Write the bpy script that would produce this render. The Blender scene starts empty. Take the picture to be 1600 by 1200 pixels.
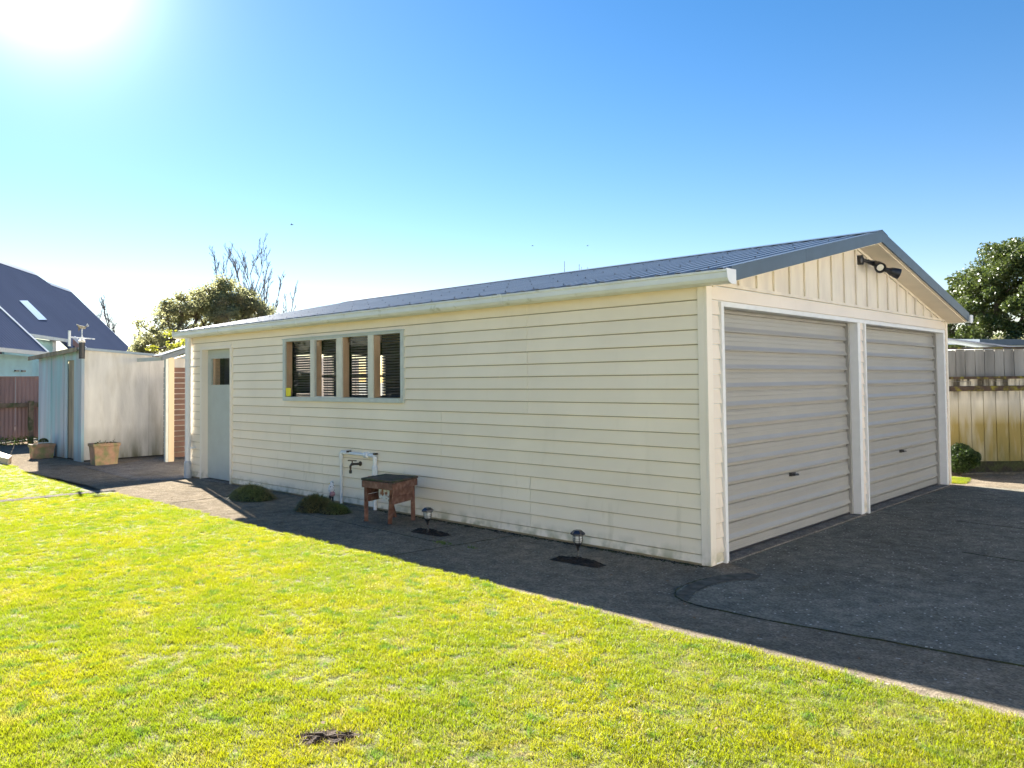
import bpy, math, random
import numpy as np
from mathutils import Vector, Matrix
random.seed(7); rng = np.random.default_rng(7)
S = bpy.context.scene; COL = S.collection

# ------------------------------------------------------------------ camera
cam_d = bpy.data.cameras.new('camera'); cam = bpy.data.objects.new('camera', cam_d); COL.objects.link(cam)
S.camera = cam
yaw, pitch, roll = (math.radians(v) for v in (43.752, 1.813, -0.581))
F = Vector((-math.sin(yaw)*math.cos(pitch), math.cos(yaw)*math.cos(pitch), math.sin(pitch)))
Rv = Vector((math.cos(yaw), math.sin(yaw), 0)); Uv = Rv.cross(F)
R2 = Rv*math.cos(roll)+Uv*math.sin(roll); U2 = -Rv*math.sin(roll)+Uv*math.cos(roll)
CAM = Vector((3.320, -5.759, 1.527))
M = Matrix((R2, U2, -F)).transposed().to_4x4(); M.translation = CAM
cam.matrix_world = M
cam_d.sensor_width = 36; cam_d.lens = 1237.164/1600*36; cam_d.shift_y = -44.8/1600
cam_d.clip_start = 0.05; cam_d.clip_end = 3000

# ------------------------------------------------------------------ sky and sun
SUN = Vector((-2.03, 0.56, 1.0)).normalized()
elev = math.asin(SUN.z); az = math.atan2(SUN.x, SUN.y)     # clockwise from +Y
W = bpy.data.worlds.new('World'); S.world = W; W.use_nodes = True
nt = W.node_tree; nt.nodes.clear()
def wn(t, **k):
    n = nt.nodes.new(t)
    for a, b in k.items(): setattr(n, a, b)
    return n
sky = wn('ShaderNodeTexSky', sky_type='NISHITA', sun_disc=False, sun_elevation=elev, sun_rotation=az)
sky.air_density = 1.0; sky.dust_density = 0.0; sky.ozone_density = 1.6
bg = wn('ShaderNodeBackground'); bg.inputs[1].default_value = 0.05
hs = wn('ShaderNodeHueSaturation'); hs.inputs['Saturation'].default_value = 1.38
nt.links.new(sky.outputs[0], hs.inputs['Color']); tint = wn('ShaderNodeMix', data_type='RGBA', blend_type='MULTIPLY'); tint.inputs[0].default_value = 1.0; tint.inputs[7].default_value = (0.85, 0.71, 0.73, 1)
nt.links.new(hs.outputs[0], tint.inputs[6]); nt.links.new(tint.outputs[2], bg.inputs[0])
# aureole round the sun: depends only on the angle to the sun
geo = wn('ShaderNodeNewGeometry'); dot = wn('ShaderNodeVectorMath', operation='DOT_PRODUCT')
dot.inputs[1].default_value = tuple(-SUN)
nt.links.new(geo.outputs['Incoming'], dot.inputs[0])
mx = wn('ShaderNodeMath', operation='MAXIMUM'); mx.inputs[1].default_value = 0.0
nt.links.new(dot.outputs['Value'], mx.inputs[0])
def lobe(p, a):
    q = wn('ShaderNodeMath', operation='POWER'); q.inputs[1].default_value = p; nt.links.new(mx.outputs[0], q.inputs[0])
    r = wn('ShaderNodeMath', operation='MULTIPLY'); r.inputs[1].default_value = a; nt.links.new(q.outputs[0], r.inputs[0])
    return r
l1, l2, l3 = lobe(12, 0.035), lobe(110, 0.085), lobe(380, 0.30)
a1 = wn('ShaderNodeMath', operation='ADD'); a2 = wn('ShaderNodeMath', operation='ADD')
nt.links.new(l1.outputs[0], a1.inputs[0]); nt.links.new(l2.outputs[0], a1.inputs[1])
nt.links.new(a1.outputs[0], a2.inputs[0]); nt.links.new(l3.outputs[0], a2.inputs[1])
bg2 = wn('ShaderNodeBackground'); bg2.inputs[0].default_value = (1, 0.99, 0.95, 1)
nt.links.new(a2.outputs[0], bg2.inputs[1])
ads = wn('ShaderNodeAddShader'); out = wn('ShaderNodeOutputWorld')
nt.links.new(bg.outputs[0], ads.inputs[0]); nt.links.new(bg2.outputs[0], ads.inputs[1]); nt.links.new(ads.outputs[0], out.inputs[0])
sl = bpy.data.lights.new('sun', 'SUN'); sl.energy = 5.0; sl.angle = math.radians(0.5); sl.color = (1, 0.95, 0.86)
so = bpy.data.objects.new('sun', sl); COL.objects.link(so); so.rotation_euler = (-SUN).to_track_quat('-Z', 'Y').to_euler()
so.location = (0, 0, 20)
S.view_settings.view_transform = 'Standard'; S.view_settings.look = 'None'
S.view_settings.gamma = 1; S.view_settings.use_curve_mapping = False
S.view_settings.exposure = 2.32
S.render.engine = 'CYCLES'
S.cycles.max_bounces = 8; S.cycles.transparent_max_bounces = 16

# ------------------------------------------------------------------ mesh helpers
class MB:
    def __init__(s): s.v = []; s.f = []
    def add(s, vs, fs):
        o = len(s.v); s.v += [tuple(v) for v in vs]; s.f += [tuple(i+o for i in f) for f in fs]; return s
    def box(s, a, b):
        x0, y0, z0 = (min(p, q) for p, q in zip(a, b)); x1, y1, z1 = (max(p, q) for p, q in zip(a, b))
        return s.add([(x0,y0,z0),(x1,y0,z0),(x1,y1,z0),(x0,y1,z0),(x0,y0,z1),(x1,y0,z1),(x1,y1,z1),(x0,y1,z1)],
              [(0,3,2,1),(4,5,6,7),(0,1,5,4),(1,2,6,5),(2,3,7,6),(3,0,4,7)])
    def prism(s, prof, p0, p1):
        """polygon prof (list of 3D points) swept by vector p1-p0"""
        d = Vector(p1)-Vector(p0); n = len(prof)
        vs = [Vector(p) for p in prof]+[Vector(p)+d for p in prof]
        fs = [tuple(range(n))[::-1], tuple(range(n, 2*n))]+[(i, (i+1) % n, (i+1) % n+n, i+n) for i in range(n)]
        return s.add(vs, fs)
    def tube(s, pts, r, n=8, caps=True):
        pts = [Vector(p) for p in pts]; rs = r if isinstance(r, (list, tuple)) else [r]*len(pts)
        o = len(s.v); ref = None
        for i, p in enumerate(pts):
            t = (pts[min(i+1, len(pts)-1)]-pts[max(i-1, 0)]).normalized()
            if ref is None: ref = t.orthogonal().normalized()
            a = (ref-t*ref.dot(t));  a = a.normalized() if a.length > 1e-6 else t.orthogonal().normalized(); ref = a
            b = t.cross(a)
            for k in range(n):
                an = 2*math.pi*k/n; s.v.append(tuple(p+(a*math.cos(an)+b*math.sin(an))*rs[i]))
        for i in range(len(pts)-1):
            for k in range(n):
                s.f.append((o+i*n+k, o+i*n+(k+1) % n, o+(i+1)*n+(k+1) % n, o+(i+1)*n+k))
        if caps:
            s.f.append(tuple(o+k for k in range(n))[::-1]); s.f.append(tuple(o+(len(pts)-1)*n+k for k in range(n)))
        return s
    def lathe(s, c, prof, n=16, axis=Vector((0,0,1))):
        axis = Vector(axis).normalized(); a = axis.orthogonal().normalized(); b = axis.cross(a); c = Vector(c); o = len(s.v)
        for r, h in prof:
            for k in range(n):
                an = 2*math.pi*k/n; s.v.append(tuple(c+axis*h+(a*math.cos(an)+b*math.sin(an))*r))
        for i in range(len(prof)-1):
            for k in range(n): s.f.append((o+i*n+k, o+i*n+(k+1) % n, o+(i+1)*n+(k+1) % n, o+(i+1)*n+k))
        s.f.append(tuple(o+k for k in range(n))[::-1]); s.f.append(tuple(o+(len(prof)-1)*n+k for k in range(n)))
        return s
    def bar(s, p0, p1, w, h, up=Vector((0,0,1))):
        p0, p1 = Vector(p0), Vector(p1); t = (p1-p0).normalized(); a = t.cross(up)
        a = a.normalized() if a.length > 1e-4 else t.orthogonal().normalized(); b = a.cross(t)
        pr = [p0+a*sx*w/2+b*sz*h/2 for sx, sz in ((-1,-1),(1,-1),(1,1),(-1,1))]
        return s.prism(pr, p0, p1)

def setp(o, label=None, cat=None, group=None, kind=None):
    if label: o['label'] = label
    if cat: o['category'] = cat
    if group: o['group'] = group
    if kind: o['kind'] = kind
    return o
def thing(name, loc, label, cat, group=None):
    o = bpy.data.objects.new(name, None); COL.objects.link(o); o.location = loc; o.empty_display_size = 0.2
    return setp(o, label, cat, group)
def wloc(o):
    l = Vector((0,0,0))
    while o: l += o.location; o = o.parent
    return l
def build(name, mb, mat, parent=None, smooth=False, bevel=0, base=None, **kw):
    """mb vertices are world coordinates"""
    me = bpy.data.meshes.new(name)
    off = wloc(parent) if parent else Vector(base or (0,0,0))
    v = np.array(mb.v, dtype=np.float64)-np.array(off)
    me.from_pydata(v.tolist(), [], mb.f); me.validate(); me.update()
    me.materials.append(mat)
    o = bpy.data.objects.new(name, me); COL.objects.link(o)
    if parent: o.parent = parent
    else: o.location = off
    if smooth: me.polygons.foreach_set('use_smooth', [True]*len(me.polygons))
    if bevel:
        m = o.modifiers.new('bevel', 'BEVEL'); m.width = bevel; m.segments = 2; m.limit_method = 'ANGLE'
    return setp(o, **kw)

# ------------------------------------------------------------------ material helpers
def mat(name, col, rough=0.7, metal=0.0, var=0.0, vscale=3.0, col2=None, c2scale=2.0, c2lo=0.45, c2hi=0.6, bump=0.0, bscale=60,
        stretch=(1,1,1), island=0.0, spec=0.5, trans=0.0, tcol=None):
    m = bpy.data.materials.new(name); m.use_nodes = True; t = m.node_tree; N = t.nodes; L = t.links
    b = N['Principled BSDF']; b.inputs['Roughness'].default_value = rough; b.inputs['Metallic'].default_value = metal
    b.inputs['Specular IOR Level'].default_value = spec
    g = N.new('ShaderNodeNewGeometry'); mp = N.new('ShaderNodeMapping'); mp.inputs['Scale'].default_value = stretch
    L.new(g.outputs['Position'], mp.inputs['Vector'])
    cur = N.new('ShaderNodeRGB'); cur.outputs[0].default_value = (*col, 1); cur = cur.outputs[0]
    def noise(sc, det=5):
        n = N.new('ShaderNodeTexNoise'); n.inputs['Scale'].default_value = sc; n.inputs['Detail'].default_value = det
        L.new(mp.outputs[0], n.inputs['Vector']); return n
    def ramp(src, lo, hi):
        r = N.new('ShaderNodeMapRange'); r.inputs['From Min'].default_value = lo; r.inputs['From Max'].default_value = hi
        L.new(src, r.inputs['Value']); return r.outputs[0]
    def mixc(fac, a, bb, mode='MIX'):
        x = N.new('ShaderNodeMix'); x.data_type = 'RGBA'; x.blend_type = mode
        if isinstance(fac, float): x.inputs[0].default_value = fac
        else: L.new(fac, x.inputs[0])
        L.new(a, x.inputs[6])
        if isinstance(bb, tuple): x.inputs[7].default_value = (*bb, 1)
        else: L.new(bb, x.inputs[7])
        return x.outputs[2]
    if col2: cur = mixc(ramp(noise(c2scale).outputs[0], c2lo, c2hi), cur, tuple(col2))
    if var:
        n = noise(vscale, 8); r = N.new('ShaderNodeMapRange'); r.inputs['From Min'].default_value = 0.3; r.inputs['From Max'].default_value = 0.7
        r.inputs['To Min'].default_value = 1-var; r.inputs['To Max'].default_value = 1+var; L.new(n.outputs[0], r.inputs['Value'])
        h = N.new('ShaderNodeHueSaturation'); L.new(r.outputs[0], h.inputs['Value']); L.new(cur, h.inputs['Color']); cur = h.outputs[0]
    if island:
        oi = N.new('ShaderNodeObjectInfo'); r = N.new('ShaderNodeMapRange')
        r.inputs['To Min'].default_value = 1-island; r.inputs['To Max'].default_value = 1+island; L.new(oi.outputs['Random'], r.inputs['Value'])
        h = N.new('ShaderNodeHueSaturation'); L.new(r.outputs[0], h.inputs['Value']); L.new(cur, h.inputs['Color']); cur = h.outputs[0]
    L.new(cur, b.inputs['Base Color'])
    if bump:
        n = noise(bscale, 6); bp = N.new('ShaderNodeBump'); bp.inputs['Strength'].default_value = bump; bp.inputs['Distance'].default_value = 0.01
        L.new(n.outputs[0], bp.inputs['Height']); L.new(bp.outputs[0], b.inputs['Normal'])
    if trans:
        tr = N.new('ShaderNodeBsdfTranslucent'); mixs = N.new('ShaderNodeMixShader'); mixs.inputs[0].default_value = trans
        if tcol: tr.inputs[0].default_value = (*tcol, 1)
        else: L.new(cur, tr.inputs[0])
        L.new(b.outputs[0], mixs.inputs[1]); L.new(tr.outputs[0], mixs.inputs[2]); L.new(mixs.outputs[0], N['Material Output'].inputs[0])
    m['h'] = 1
    return m, dict(N=N, L=L, b=b, cur=cur, noise=noise, ramp=ramp, mixc=mixc, g=g, mp=mp)

def wall_paint(name, col, streak, island=0.03, dirtz=0.9):
    """cream paint with brown-green runs that are strongest low on the wall"""
    m, k = mat(name, col, rough=0.45, var=0.05, vscale=1.3, island=island, bump=0.05, bscale=25)
    N, L = k['N'], k['L']
    sp = N.new('ShaderNodeMapping'); sp.inputs['Scale'].default_value = (6, 6, 1.0); L.new(k['g'].outputs['Position'], sp.inputs[0])
    n = N.new('ShaderNodeTexNoise'); n.inputs['Scale'].default_value = 1.6; n.inputs['Detail'].default_value = 6; L.new(sp.outputs[0], n.inputs[0])
    s = k['ramp'](n.outputs[0], 0.60, 0.80)
    xyz = N.new('ShaderNodeSeparateXYZ'); L.new(k['g'].outputs['Position'], xyz.inputs[0])
    z = N.new('ShaderNodeMapRange'); z.inputs['From Min'].default_value = dirtz; z.inputs['From Max'].default_value = 0.0
    z.inputs['To Min'].default_value = 0.08; z.inputs['To Max'].default_value = 0.65; L.new(xyz.outputs[2], z.inputs[0])
    mu = N.new('ShaderNodeMath'); mu.operation = 'MULTIPLY'; L.new(s, mu.inputs[0]); L.new(z.outputs[0], mu.inputs[1])
    c = k['mixc'](mu.outputs[0], k['cur'], streak)
    # green algae just above the ground
    z2 = N.new('ShaderNodeMapRange'); z2.inputs['From Min'].default_value = 0.16; z2.inputs['From Max'].default_value = 0.0; L.new(xyz.outputs[2], z2.inputs[0])
    n2 = k['noise'](7); s2 = k['ramp'](n2.outputs[0], 0.42, 0.62)
    mu2 = N.new('ShaderNodeMath'); mu2.operation = 'MULTIPLY'; L.new(s2, mu2.inputs[0]); L.new(z2.outputs[0], mu2.inputs[1])
    c = k['mixc'](mu2.outputs[0], c, (0.40, 0.37, 0.21)); L.new(c, k['b'].inputs['Base Color'])
    return m

CREAM = wall_paint('cream_weatherboard', (0.91, 0.80, 0.63), (0.52, 0.44, 0.28))
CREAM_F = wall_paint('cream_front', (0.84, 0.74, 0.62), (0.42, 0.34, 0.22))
TRIM = wall_paint('cream_trim', (0.89, 0.80, 0.68), (0.45, 0.38, 0.25), island=0.0, dirtz=0.4)
BACKING = mat('dirt_shadow_joint', (0.36,0.30,0.20), rough=.9)[0]  # groove dirt, toned dark to strengthen the shadow lines between boards
WHITE = mat('white_paint', (0.80, 0.80, 0.80), rough=0.4, var=0.04, vscale=8)[0]
GUTTER = mat('white_gutter', (0.78, 0.79, 0.74), rough=0.35, var=0.06, vscale=4, col2=(0.5, 0.5, 0.36), c2scale=9, c2lo=0.62, c2hi=0.8)[0]
GABLE = mat('gable_board', (0.80, 0.72, 0.59), rough=0.6, var=0.06, vscale=5, stretch=(1,1,.3), col2=(0.73,0.65,0.54), c2scale=6)[0]
SOFFIT = mat('soffit_board', (0.82, 0.72, 0.58), rough=0.7, var=0.08, vscale=3)[0]
ROOFM = mat('roof_steel_blue_grey', (0.17, 0.19, 0.215), rough=0.27, metal=0.0, var=0.12, vscale=2, spec=0.8)[0]
FASCIA = mat('fascia_blue', (0.075, 0.108, 0.145), rough=0.4, var=0.1, vscale=6)[0]
SCREW = mat('roof_screw', (0.05, 0.06, 0.08), rough=0.4)[0]
DOORG = mat('roller_door_steel', (0.36, 0.345, 0.315), rough=0.35, var=0.035, vscale=3, spec=0.6)[0]
GREYDOOR = mat('grey_door_paint', (0.46, 0.50, 0.48), rough=0.5, var=0.05, vscale=5)[0]
WFRAME = mat('window_frame_paint', (0.55, 0.59, 0.56), rough=0.5, var=0.06, vscale=9)[0]
MULL = mat('mullion_paint', (0.72, 0.70, 0.60), rough=0.5, var=0.06, vscale=9)[0]
WOOD = mat('bare_timber', (0.78, 0.47, 0.28), rough=0.7, var=0.15, vscale=12, stretch=(1,1,.15))[0]
DARK = mat('dark_interior', (0.04, 0.038, 0.036), rough=0.9)[0]
BLIND = mat('dark_blind', (0.075, 0.075, 0.09), rough=0.5)[0]
BLACK = mat('black_plastic', (0.02, 0.02, 0.023), rough=0.35, spec=0.6)[0]
BRONZE = mat('tap_metal', (0.10, 0.08, 0.06), rough=0.35, metal=0.7)[0]
STEEL = mat('bright_steel', (0.75, 0.75, 0.77), rough=0.2, metal=1.0)[0]
PVC = mat('white_pvc', (0.80, 0.82, 0.83), rough=0.25, var=0.04, vscale=20)[0]
PVCG = mat('grey_pvc', (0.45, 0.48, 0.52), rough=0.35)[0]
RED = mat('red_plastic', (0.55, 0.03, 0.06), rough=0.4)[0]
YELLOW = mat('yellow_sticker', (0.85, 0.72, 0.02), rough=0.5)[0]
LENS = mat('frosted_lens', (0.85, 0.80, 0.66), rough=0.25)[0]
CLEAR = mat('lamp_glass', (0.62, 0.64, 0.66), rough=0.12, spec=0.8)[0]
SOIL = mat('dark_soil', (0.022, 0.017, 0.013), rough=1, var=0.4, vscale=40, bump=1, bscale=80)[0]
MOSS = mat('moss', (0.05, 0.055, 0.02), rough=1, var=0.4, vscale=30, col2=(0.035,0.03,0.022), c2scale=8, bump=1, bscale=90)[0]
REDWOOD = mat('red_brown_timber', (0.15, 0.068, 0.05), rough=0.65, var=0.25, vscale=14, stretch=(1,1,1), col2=(0.22,0.12,0.09), c2scale=20, island=0.12, bump=0.3)[0]
OLDTOP = mat('weathered_dark_timber', (0.06, 0.045, 0.04), rough=0.8, var=0.35, vscale=16, col2=(0.035,0.045,0.02), c2scale=11, bump=0.5, island=0.15)[0]
TERRA = mat('terracotta', (0.42, 0.25, 0.16), rough=0.85, var=0.2, vscale=9, col2=(0.22, 0.23, 0.10), c2scale=6, c2lo=0.42, c2hi=0.62, bump=0.3)[0]
PLY = mat('weathered_plywood', (0.76, 0.73, 0.67), rough=0.85, var=0.16, vscale=4, stretch=(1, 1, .22), col2=(0.60,0.56,0.48), c2scale=5, c2lo=0.5, c2hi=0.75, bump=0.3)
# mossy foot of the plywood wall
def foot(k, col, z0, z1, lo=0.35, hi=0.6, sc=3):
    N, L = k['N'], k['L']; xyz = N.new('ShaderNodeSeparateXYZ'); L.new(k['g'].outputs['Position'], xyz.inputs[0])
    z = N.new('ShaderNodeMapRange'); z.inputs['From Min'].default_value = z1; z.inputs['From Max'].default_value = z0; L.new(xyz.outputs[2], z.inputs[0])
    s = k['ramp'](k['noise'](sc).outputs[0], lo, hi); mu = N.new('ShaderNodeMath'); mu.operation = 'MULTIPLY'
    L.new(s, mu.inputs[0]); L.new(z.outputs[0], mu.inputs[1]); c = k['mixc'](mu.outputs[0], k['cur'], col); L.new(c, k['b'].inputs['Base Color']); k['cur'] = c
foot(PLY[1], (0.12, 0.12, 0.06), 0.0, 0.7); PLY = PLY[0]
BLUEP = mat('faded_blue_paint', (0.33, 0.52, 0.60), rough=0.75, var=0.18, vscale=4, stretch=(1,1,.12), col2=(0.42,0.48,0.56), c2scale=3, island=0.08, bump=0.3)
foot(BLUEP[1], (0.20, 0.21, 0.18), 0.0, 0.45); BLUEP = BLUEP[0]
GREYW = mat('grey_bare_wood', (0.32, 0.28, 0.21), rough=0.85, var=0.35, vscale=8, stretch=(1,1,.15), island=0.15, bump=0.4)[0]
BROWNIRON = mat('brown_fence_iron', (0.40, 0.235, 0.195), rough=0.6, var=0.12, vscale=3, stretch=(1,1,.2), island=0.08)[0]
BROWNWOOD = mat('brown_fence_wood', (0.28, 0.19, 0.12), rough=0.85, var=0.3, vscale=6, col2=(0.12,0.13,0.05), c2scale=5)[0]
SLAT = mat('brown_slat', (0.115, 0.06, 0.045), rough=0.7, var=0.2, vscale=6, island=0.1)[0]
POSTC = mat('pine_post', (0.66, 0.52, 0.36), rough=0.7, var=0.1, vscale=5, stretch=(1,1,.2))[0]
FENCEG = mat('grey_paling', (0.30, 0.285, 0.255), rough=0.9, var=0.3, vscale=7, stretch=(1,1,.12), island=0.16, bump=0.4)[0]
MOSSRAIL = mat('mossy_rail', (0.075, 0.05, 0.035), rough=0.95, var=0.4, vscale=12, col2=(0.20,0.17,0.03), c2scale=9, c2lo=0.5, c2hi=0.62, bump=0.6)[0]
def paling_mat():
    m, k = mat('mossy_paling', (0.66, 0.60, 0.48), rough=0.9, var=0.22, vscale=6, stretch=(1,1,.18), island=0.12, bump=0.5)
    foot(k, (0.35, 0.26, 0.08), 0.75, 1.1, 0.25, 0.5, 6); foot(k, (0.15, 0.14, 0.045), 0.15, 0.8, 0.3, 0.6, 7)
    N, L = k['N'], k['L']; xyz = N.new('ShaderNodeSeparateXYZ'); L.new(k['g'].outputs['Position'], xyz.inputs[0])
    z = N.new('ShaderNodeMapRange'); z.inputs['From Min'].default_value = 1.12; z.inputs['From Max'].default_value = 1.36; L.new(xyz.outputs[2], z.inputs[0])
    s = k['ramp'](k['noise'](9).outputs[0], 0.4, 0.6); mu = N.new('ShaderNodeMath'); mu.operation = 'MULTIPLY'; L.new(s, mu.inputs[0]); L.new(z.outputs[0], mu.inputs[1])
    c = k['mixc'](mu.outputs[0], k['cur'], (0.09, 0.075, 0.05)); L.new(c, k['b'].inputs['Base Color'])
    return m
PALING = paling_mat()
AQUA = mat('aqua_weatherboard', (0.50, 0.78, 0.76), rough=0.6, var=0.08, vscale=2)[0]
BARK = mat('bark', (0.10, 0.08, 0.065), rough=0.95, var=0.25, vscale=10, bump=0.5)[0]
BARKL = mat('grey_twig_bark', (0.17, 0.16, 0.17), rough=0.95)[0]
def leafmat(name, c1, c2, tc, trans, rough=0.5):
    m, k = mat(name, c1, rough=rough, col2=c2, c2scale=1.8, c2lo=0.42, c2hi=0.6, var=0.35, vscale=9, trans=trans, tcol=tc, spec=0.4)
    return m
LEAF_L = leafmat('backlit_leaf', (0.15, 0.165, 0.08), (0.20, 0.155, 0.085), (0.42, 0.42, 0.20), 0.5)
LEAF_R = leafmat('glossy_leaf', (0.045, 0.075, 0.02), (0.085, 0.105, 0.03), (0.15, 0.2, 0.04), 0.2, 0.4)
LEAF_Y = leafmat('yellow_green_leaf', (0.16, 0.19, 0.03), (0.2, 0.2, 0.04), (0.5, 0.5, 0.06), 0.4)
LEAF_D = leafmat('dark_box_leaf', (0.03, 0.055, 0.015), (0.05, 0.08, 0.02), (0.12, 0.2, 0.03), 0.2)
TUFT = leafmat('tuft_blade', (0.17, 0.20, 0.07), (0.24, 0.20, 0.10), (0.3, 0.36, 0.1), 0.3)
TUFTG = leafmat('tuft_blade_green', (0.11, 0.17, 0.045), (0.17, 0.14, 0.06), (0.2, 0.3, 0.07), 0.3)

def glass_mat(name, tint=(0.9, 0.93, 0.95), refl=0.12):
    m = bpy.data.materials.new(name); m.use_nodes = True; t = m.node_tree; N = t.nodes; L = t.links; N.remove(N['Principled BSDF'])
    tr = N.new('ShaderNodeBsdfTransparent'); tr.inputs[0].default_value = (*tint, 1)
    gl = N.new('ShaderNodeBsdfGlossy'); gl.inputs['Roughness'].default_value = 0.02
    fr = N.new('ShaderNodeFresnel'); fr.inputs[0].default_value = 1.45
    gg = N.new('ShaderNodeNewGeometry'); iv = N.new('ShaderNodeMath'); iv.operation = 'SUBTRACT'; iv.inputs[0].default_value = 1; L.new(gg.outputs['Backfacing'], iv.inputs[1]); mm = N.new('ShaderNodeMath'); mm.operation = 'MULTIPLY'; L.new(iv.outputs[0], mm.inputs[0]); L.new(fr.outputs[0], mm.inputs[1])
    mx = N.new('ShaderNodeMixShader'); L.new(mm.outputs[0], mx.inputs[0]); L.new(tr.outputs[0], mx.inputs[1]); L.new(gl.outputs[0], mx.inputs[2])
    L.new(mx.outputs[0], N['Material Output'].inputs[0]); return m
GLASS = glass_mat('window_glass', (0.96, 0.97, 0.97))

def pavement_mat(name, base, base2, speck=0.5):
    m, k = mat(name, base, rough=0.95, col2=base2, c2scale=0.9, c2lo=0.38, c2hi=0.62, var=0.22, vscale=7, bump=0.0, spec=0.0)
    N, L = k['N'], k['L']; c = k['cur']
    # broad stains
    n = k['noise'](1.7, 4); c = k['mixc'](k['ramp'](n.outputs[0], 0.54, 0.95), c, (0.11, 0.10, 0.07))
    # aggregate: small stones of differing tone
    v = N.new('ShaderNodeTexVoronoi'); v.inputs['Scale'].default_value = 75; L.new(k['g'].outputs['Position'], v.inputs['Vector'])
    hv = N.new('ShaderNodeHueSaturation'); r = N.new('ShaderNodeMapRange'); r.inputs['To Min'].default_value = 0.74; r.inputs['To Max'].default_value = 1.28
    sx = N.new('ShaderNodeSeparateColor'); L.new(v.outputs['Color'], sx.inputs[0]); L.new(sx.outputs[0], r.inputs[0]); L.new(r.outputs[0], hv.inputs['Value']); L.new(c, hv.inputs['Color']); c = hv.outputs[0]
    # sparse pale chips
    v2 = N.new('ShaderNodeTexVoronoi'); v2.inputs['Scale'].default_value = 27; L.new(k['g'].outputs['Position'], v2.inputs['Vector'])
    s2 = N.new('ShaderNodeSeparateColor'); L.new(v2.outputs['Color'], s2.inputs[0])
    sel = N.new('ShaderNodeMath'); sel.operation = 'GREATER_THAN'; sel.inputs[1].default_value = 0.78; L.new(s2.outputs[1], sel.inputs[0])
    nr = N.new('ShaderNodeMath'); nr.operation = 'LESS_THAN'; nr.inputs[1].default_value = 0.20; L.new(v2.outputs['Distance'], nr.inputs[0])
    mu = N.new('ShaderNodeMath'); mu.operation = 'MULTIPLY'; L.new(sel.outputs[0], mu.inputs[0]); L.new(nr.outputs[0], mu.inputs[1])
    mu3 = N.new('ShaderNodeMath'); mu3.operation = 'MULTIPLY'; mu3.inputs[1].default_value = speck; L.new(mu.outputs[0], mu3.inputs[0])
    c = k['mixc'](mu3.outputs[0], c, (0.60, 0.58, 0.52)); L.new(c, k['b'].inputs['Base Color'])
    bp = N.new('ShaderNodeBump'); bp.inputs['Strength'].default_value = 0.55; bp.inputs['Distance'].default_value = 0.004
    L.new(v.outputs['Distance'], bp.inputs['Height']); L.new(bp.outputs[0], k['b'].inputs['Normal'])
    return m
PAVE = pavement_mat('aggregate_concrete', (0.245, 0.202, 0.148), (0.205, 0.170, 0.126))
DRIVE = pavement_mat('driveway_concrete', (0.180, 0.168, 0.135), (0.225, 0.208, 0.165), 0.9)
PAD = pavement_mat('pale_concrete', (0.24, 0.215, 0.185), (0.19, 0.17, 0.145), 0.2)
GROUNDM = mat('dry_soil', (0.12, 0.10, 0.07), rough=1, var=0.3, vscale=3, bump=1, bscale=30)[0]
TURF = mat('turf_soil', (0.17, 0.18, 0.03), rough=1, var=0.35, vscale=22, col2=(0.14,0.12,0.04), c2scale=14, bump=1, bscale=50)[0]

# ------------------------------------------------------------------ ground, pavement, lawn
def sheet(name, poly, z, m, **kw):
    mb = MB(); mb.add([(x, y, z) for x, y in poly], [tuple(range(len(poly)))])
    o = build(name, mb, m, kind='structure', **kw); return o
sheet('ground', [(-900,-900),(900,-900),(900,900),(-900,900)], -0.03, GROUNDM)
edge = []
def edge_y(x):
    return -1.535 - 0.09*min(1, max(0, (x+1.2)/1.6)) + 0.018*math.sin(x*1.7)+0.012*math.sin(x*5.1+1)
xs = np.linspace(-21, 14, 176)
pav = [(x, edge_y(x)) for x in xs]+[(14, 20), (9, 17.0), (-.37, 8.0), (-0.9, 7.5), (-0.9, 6.7), (-21, 6.7)]
sheet('pavement', pav, 0.0, PAVE)
# driveway slab with rounded corner
arc = [(0.45,0.0),(0.30,-0.10),(0.20,-0.27),(0.15,-0.45),(0.15,-0.64),(0.18,-0.80),(0.25,-0.92),(0.36,-1.0),(0.55,-1.04),(1.0,-1.02),(1.73,-0.94),(2.35,-0.885),(4,-0.83),(13.9,-0.8)]
sheet('driveway', arc+[(13.9,6.6),(0.3,6.6),(0.12,6.3),(0.055,5),(0.055,.2),(.3,.12)], 0.004, DRIVE)
mb = MB(); c = []
for i in range(1, len(arc)-1):
    for t in np.linspace(0, 1, 8, endpoint=False):
        x = arc[i][0]*(1-t)+arc[i+1][0]*t; y = arc[i][1]*(1-t)+arc[i+1][1]*t
        c.append((x, y+random.uniform(-.004, .004), 0.004+random.uniform(-.001, .001)))
mb.tube(c, [random.uniform(.0025, .0065)*(1.0 if p[0] < 3 else .8) for p in c], 5)
build('slab_joint', mb, MOSS, kind='structure')
sheet('concrete_pad', [(-12.65,-.62),(-9.6,-.80),(-9.25,-.30),(-9.72,0.2),(-9.72,3.4),(-13.6,3.4),(-13.6,1.5),(-12.75,.2)], 0.004, PAD)
sheet('sealed_patch', [(0.24,-.90),(.16,-.58),(.20,-.22),(.32,.0),(.45,-.02),(.46,-.13),(.36,-.28),(.30,-.48),(.31,-.74),(.40,-1.0)], 0.0085, mat('bitumen_patch', (0.135,0.125,0.102), rough=.95, var=.3, vscale=14, spec=0, bump=.5, bscale=120)[0])
mb = MB().box((-.16,.24,-.01),(.045,3.3,.012)).box((-.16,3.45,-.01),(.045,6.5,.012)); build('door_sill', mb, PAD, kind='structure')
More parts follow.
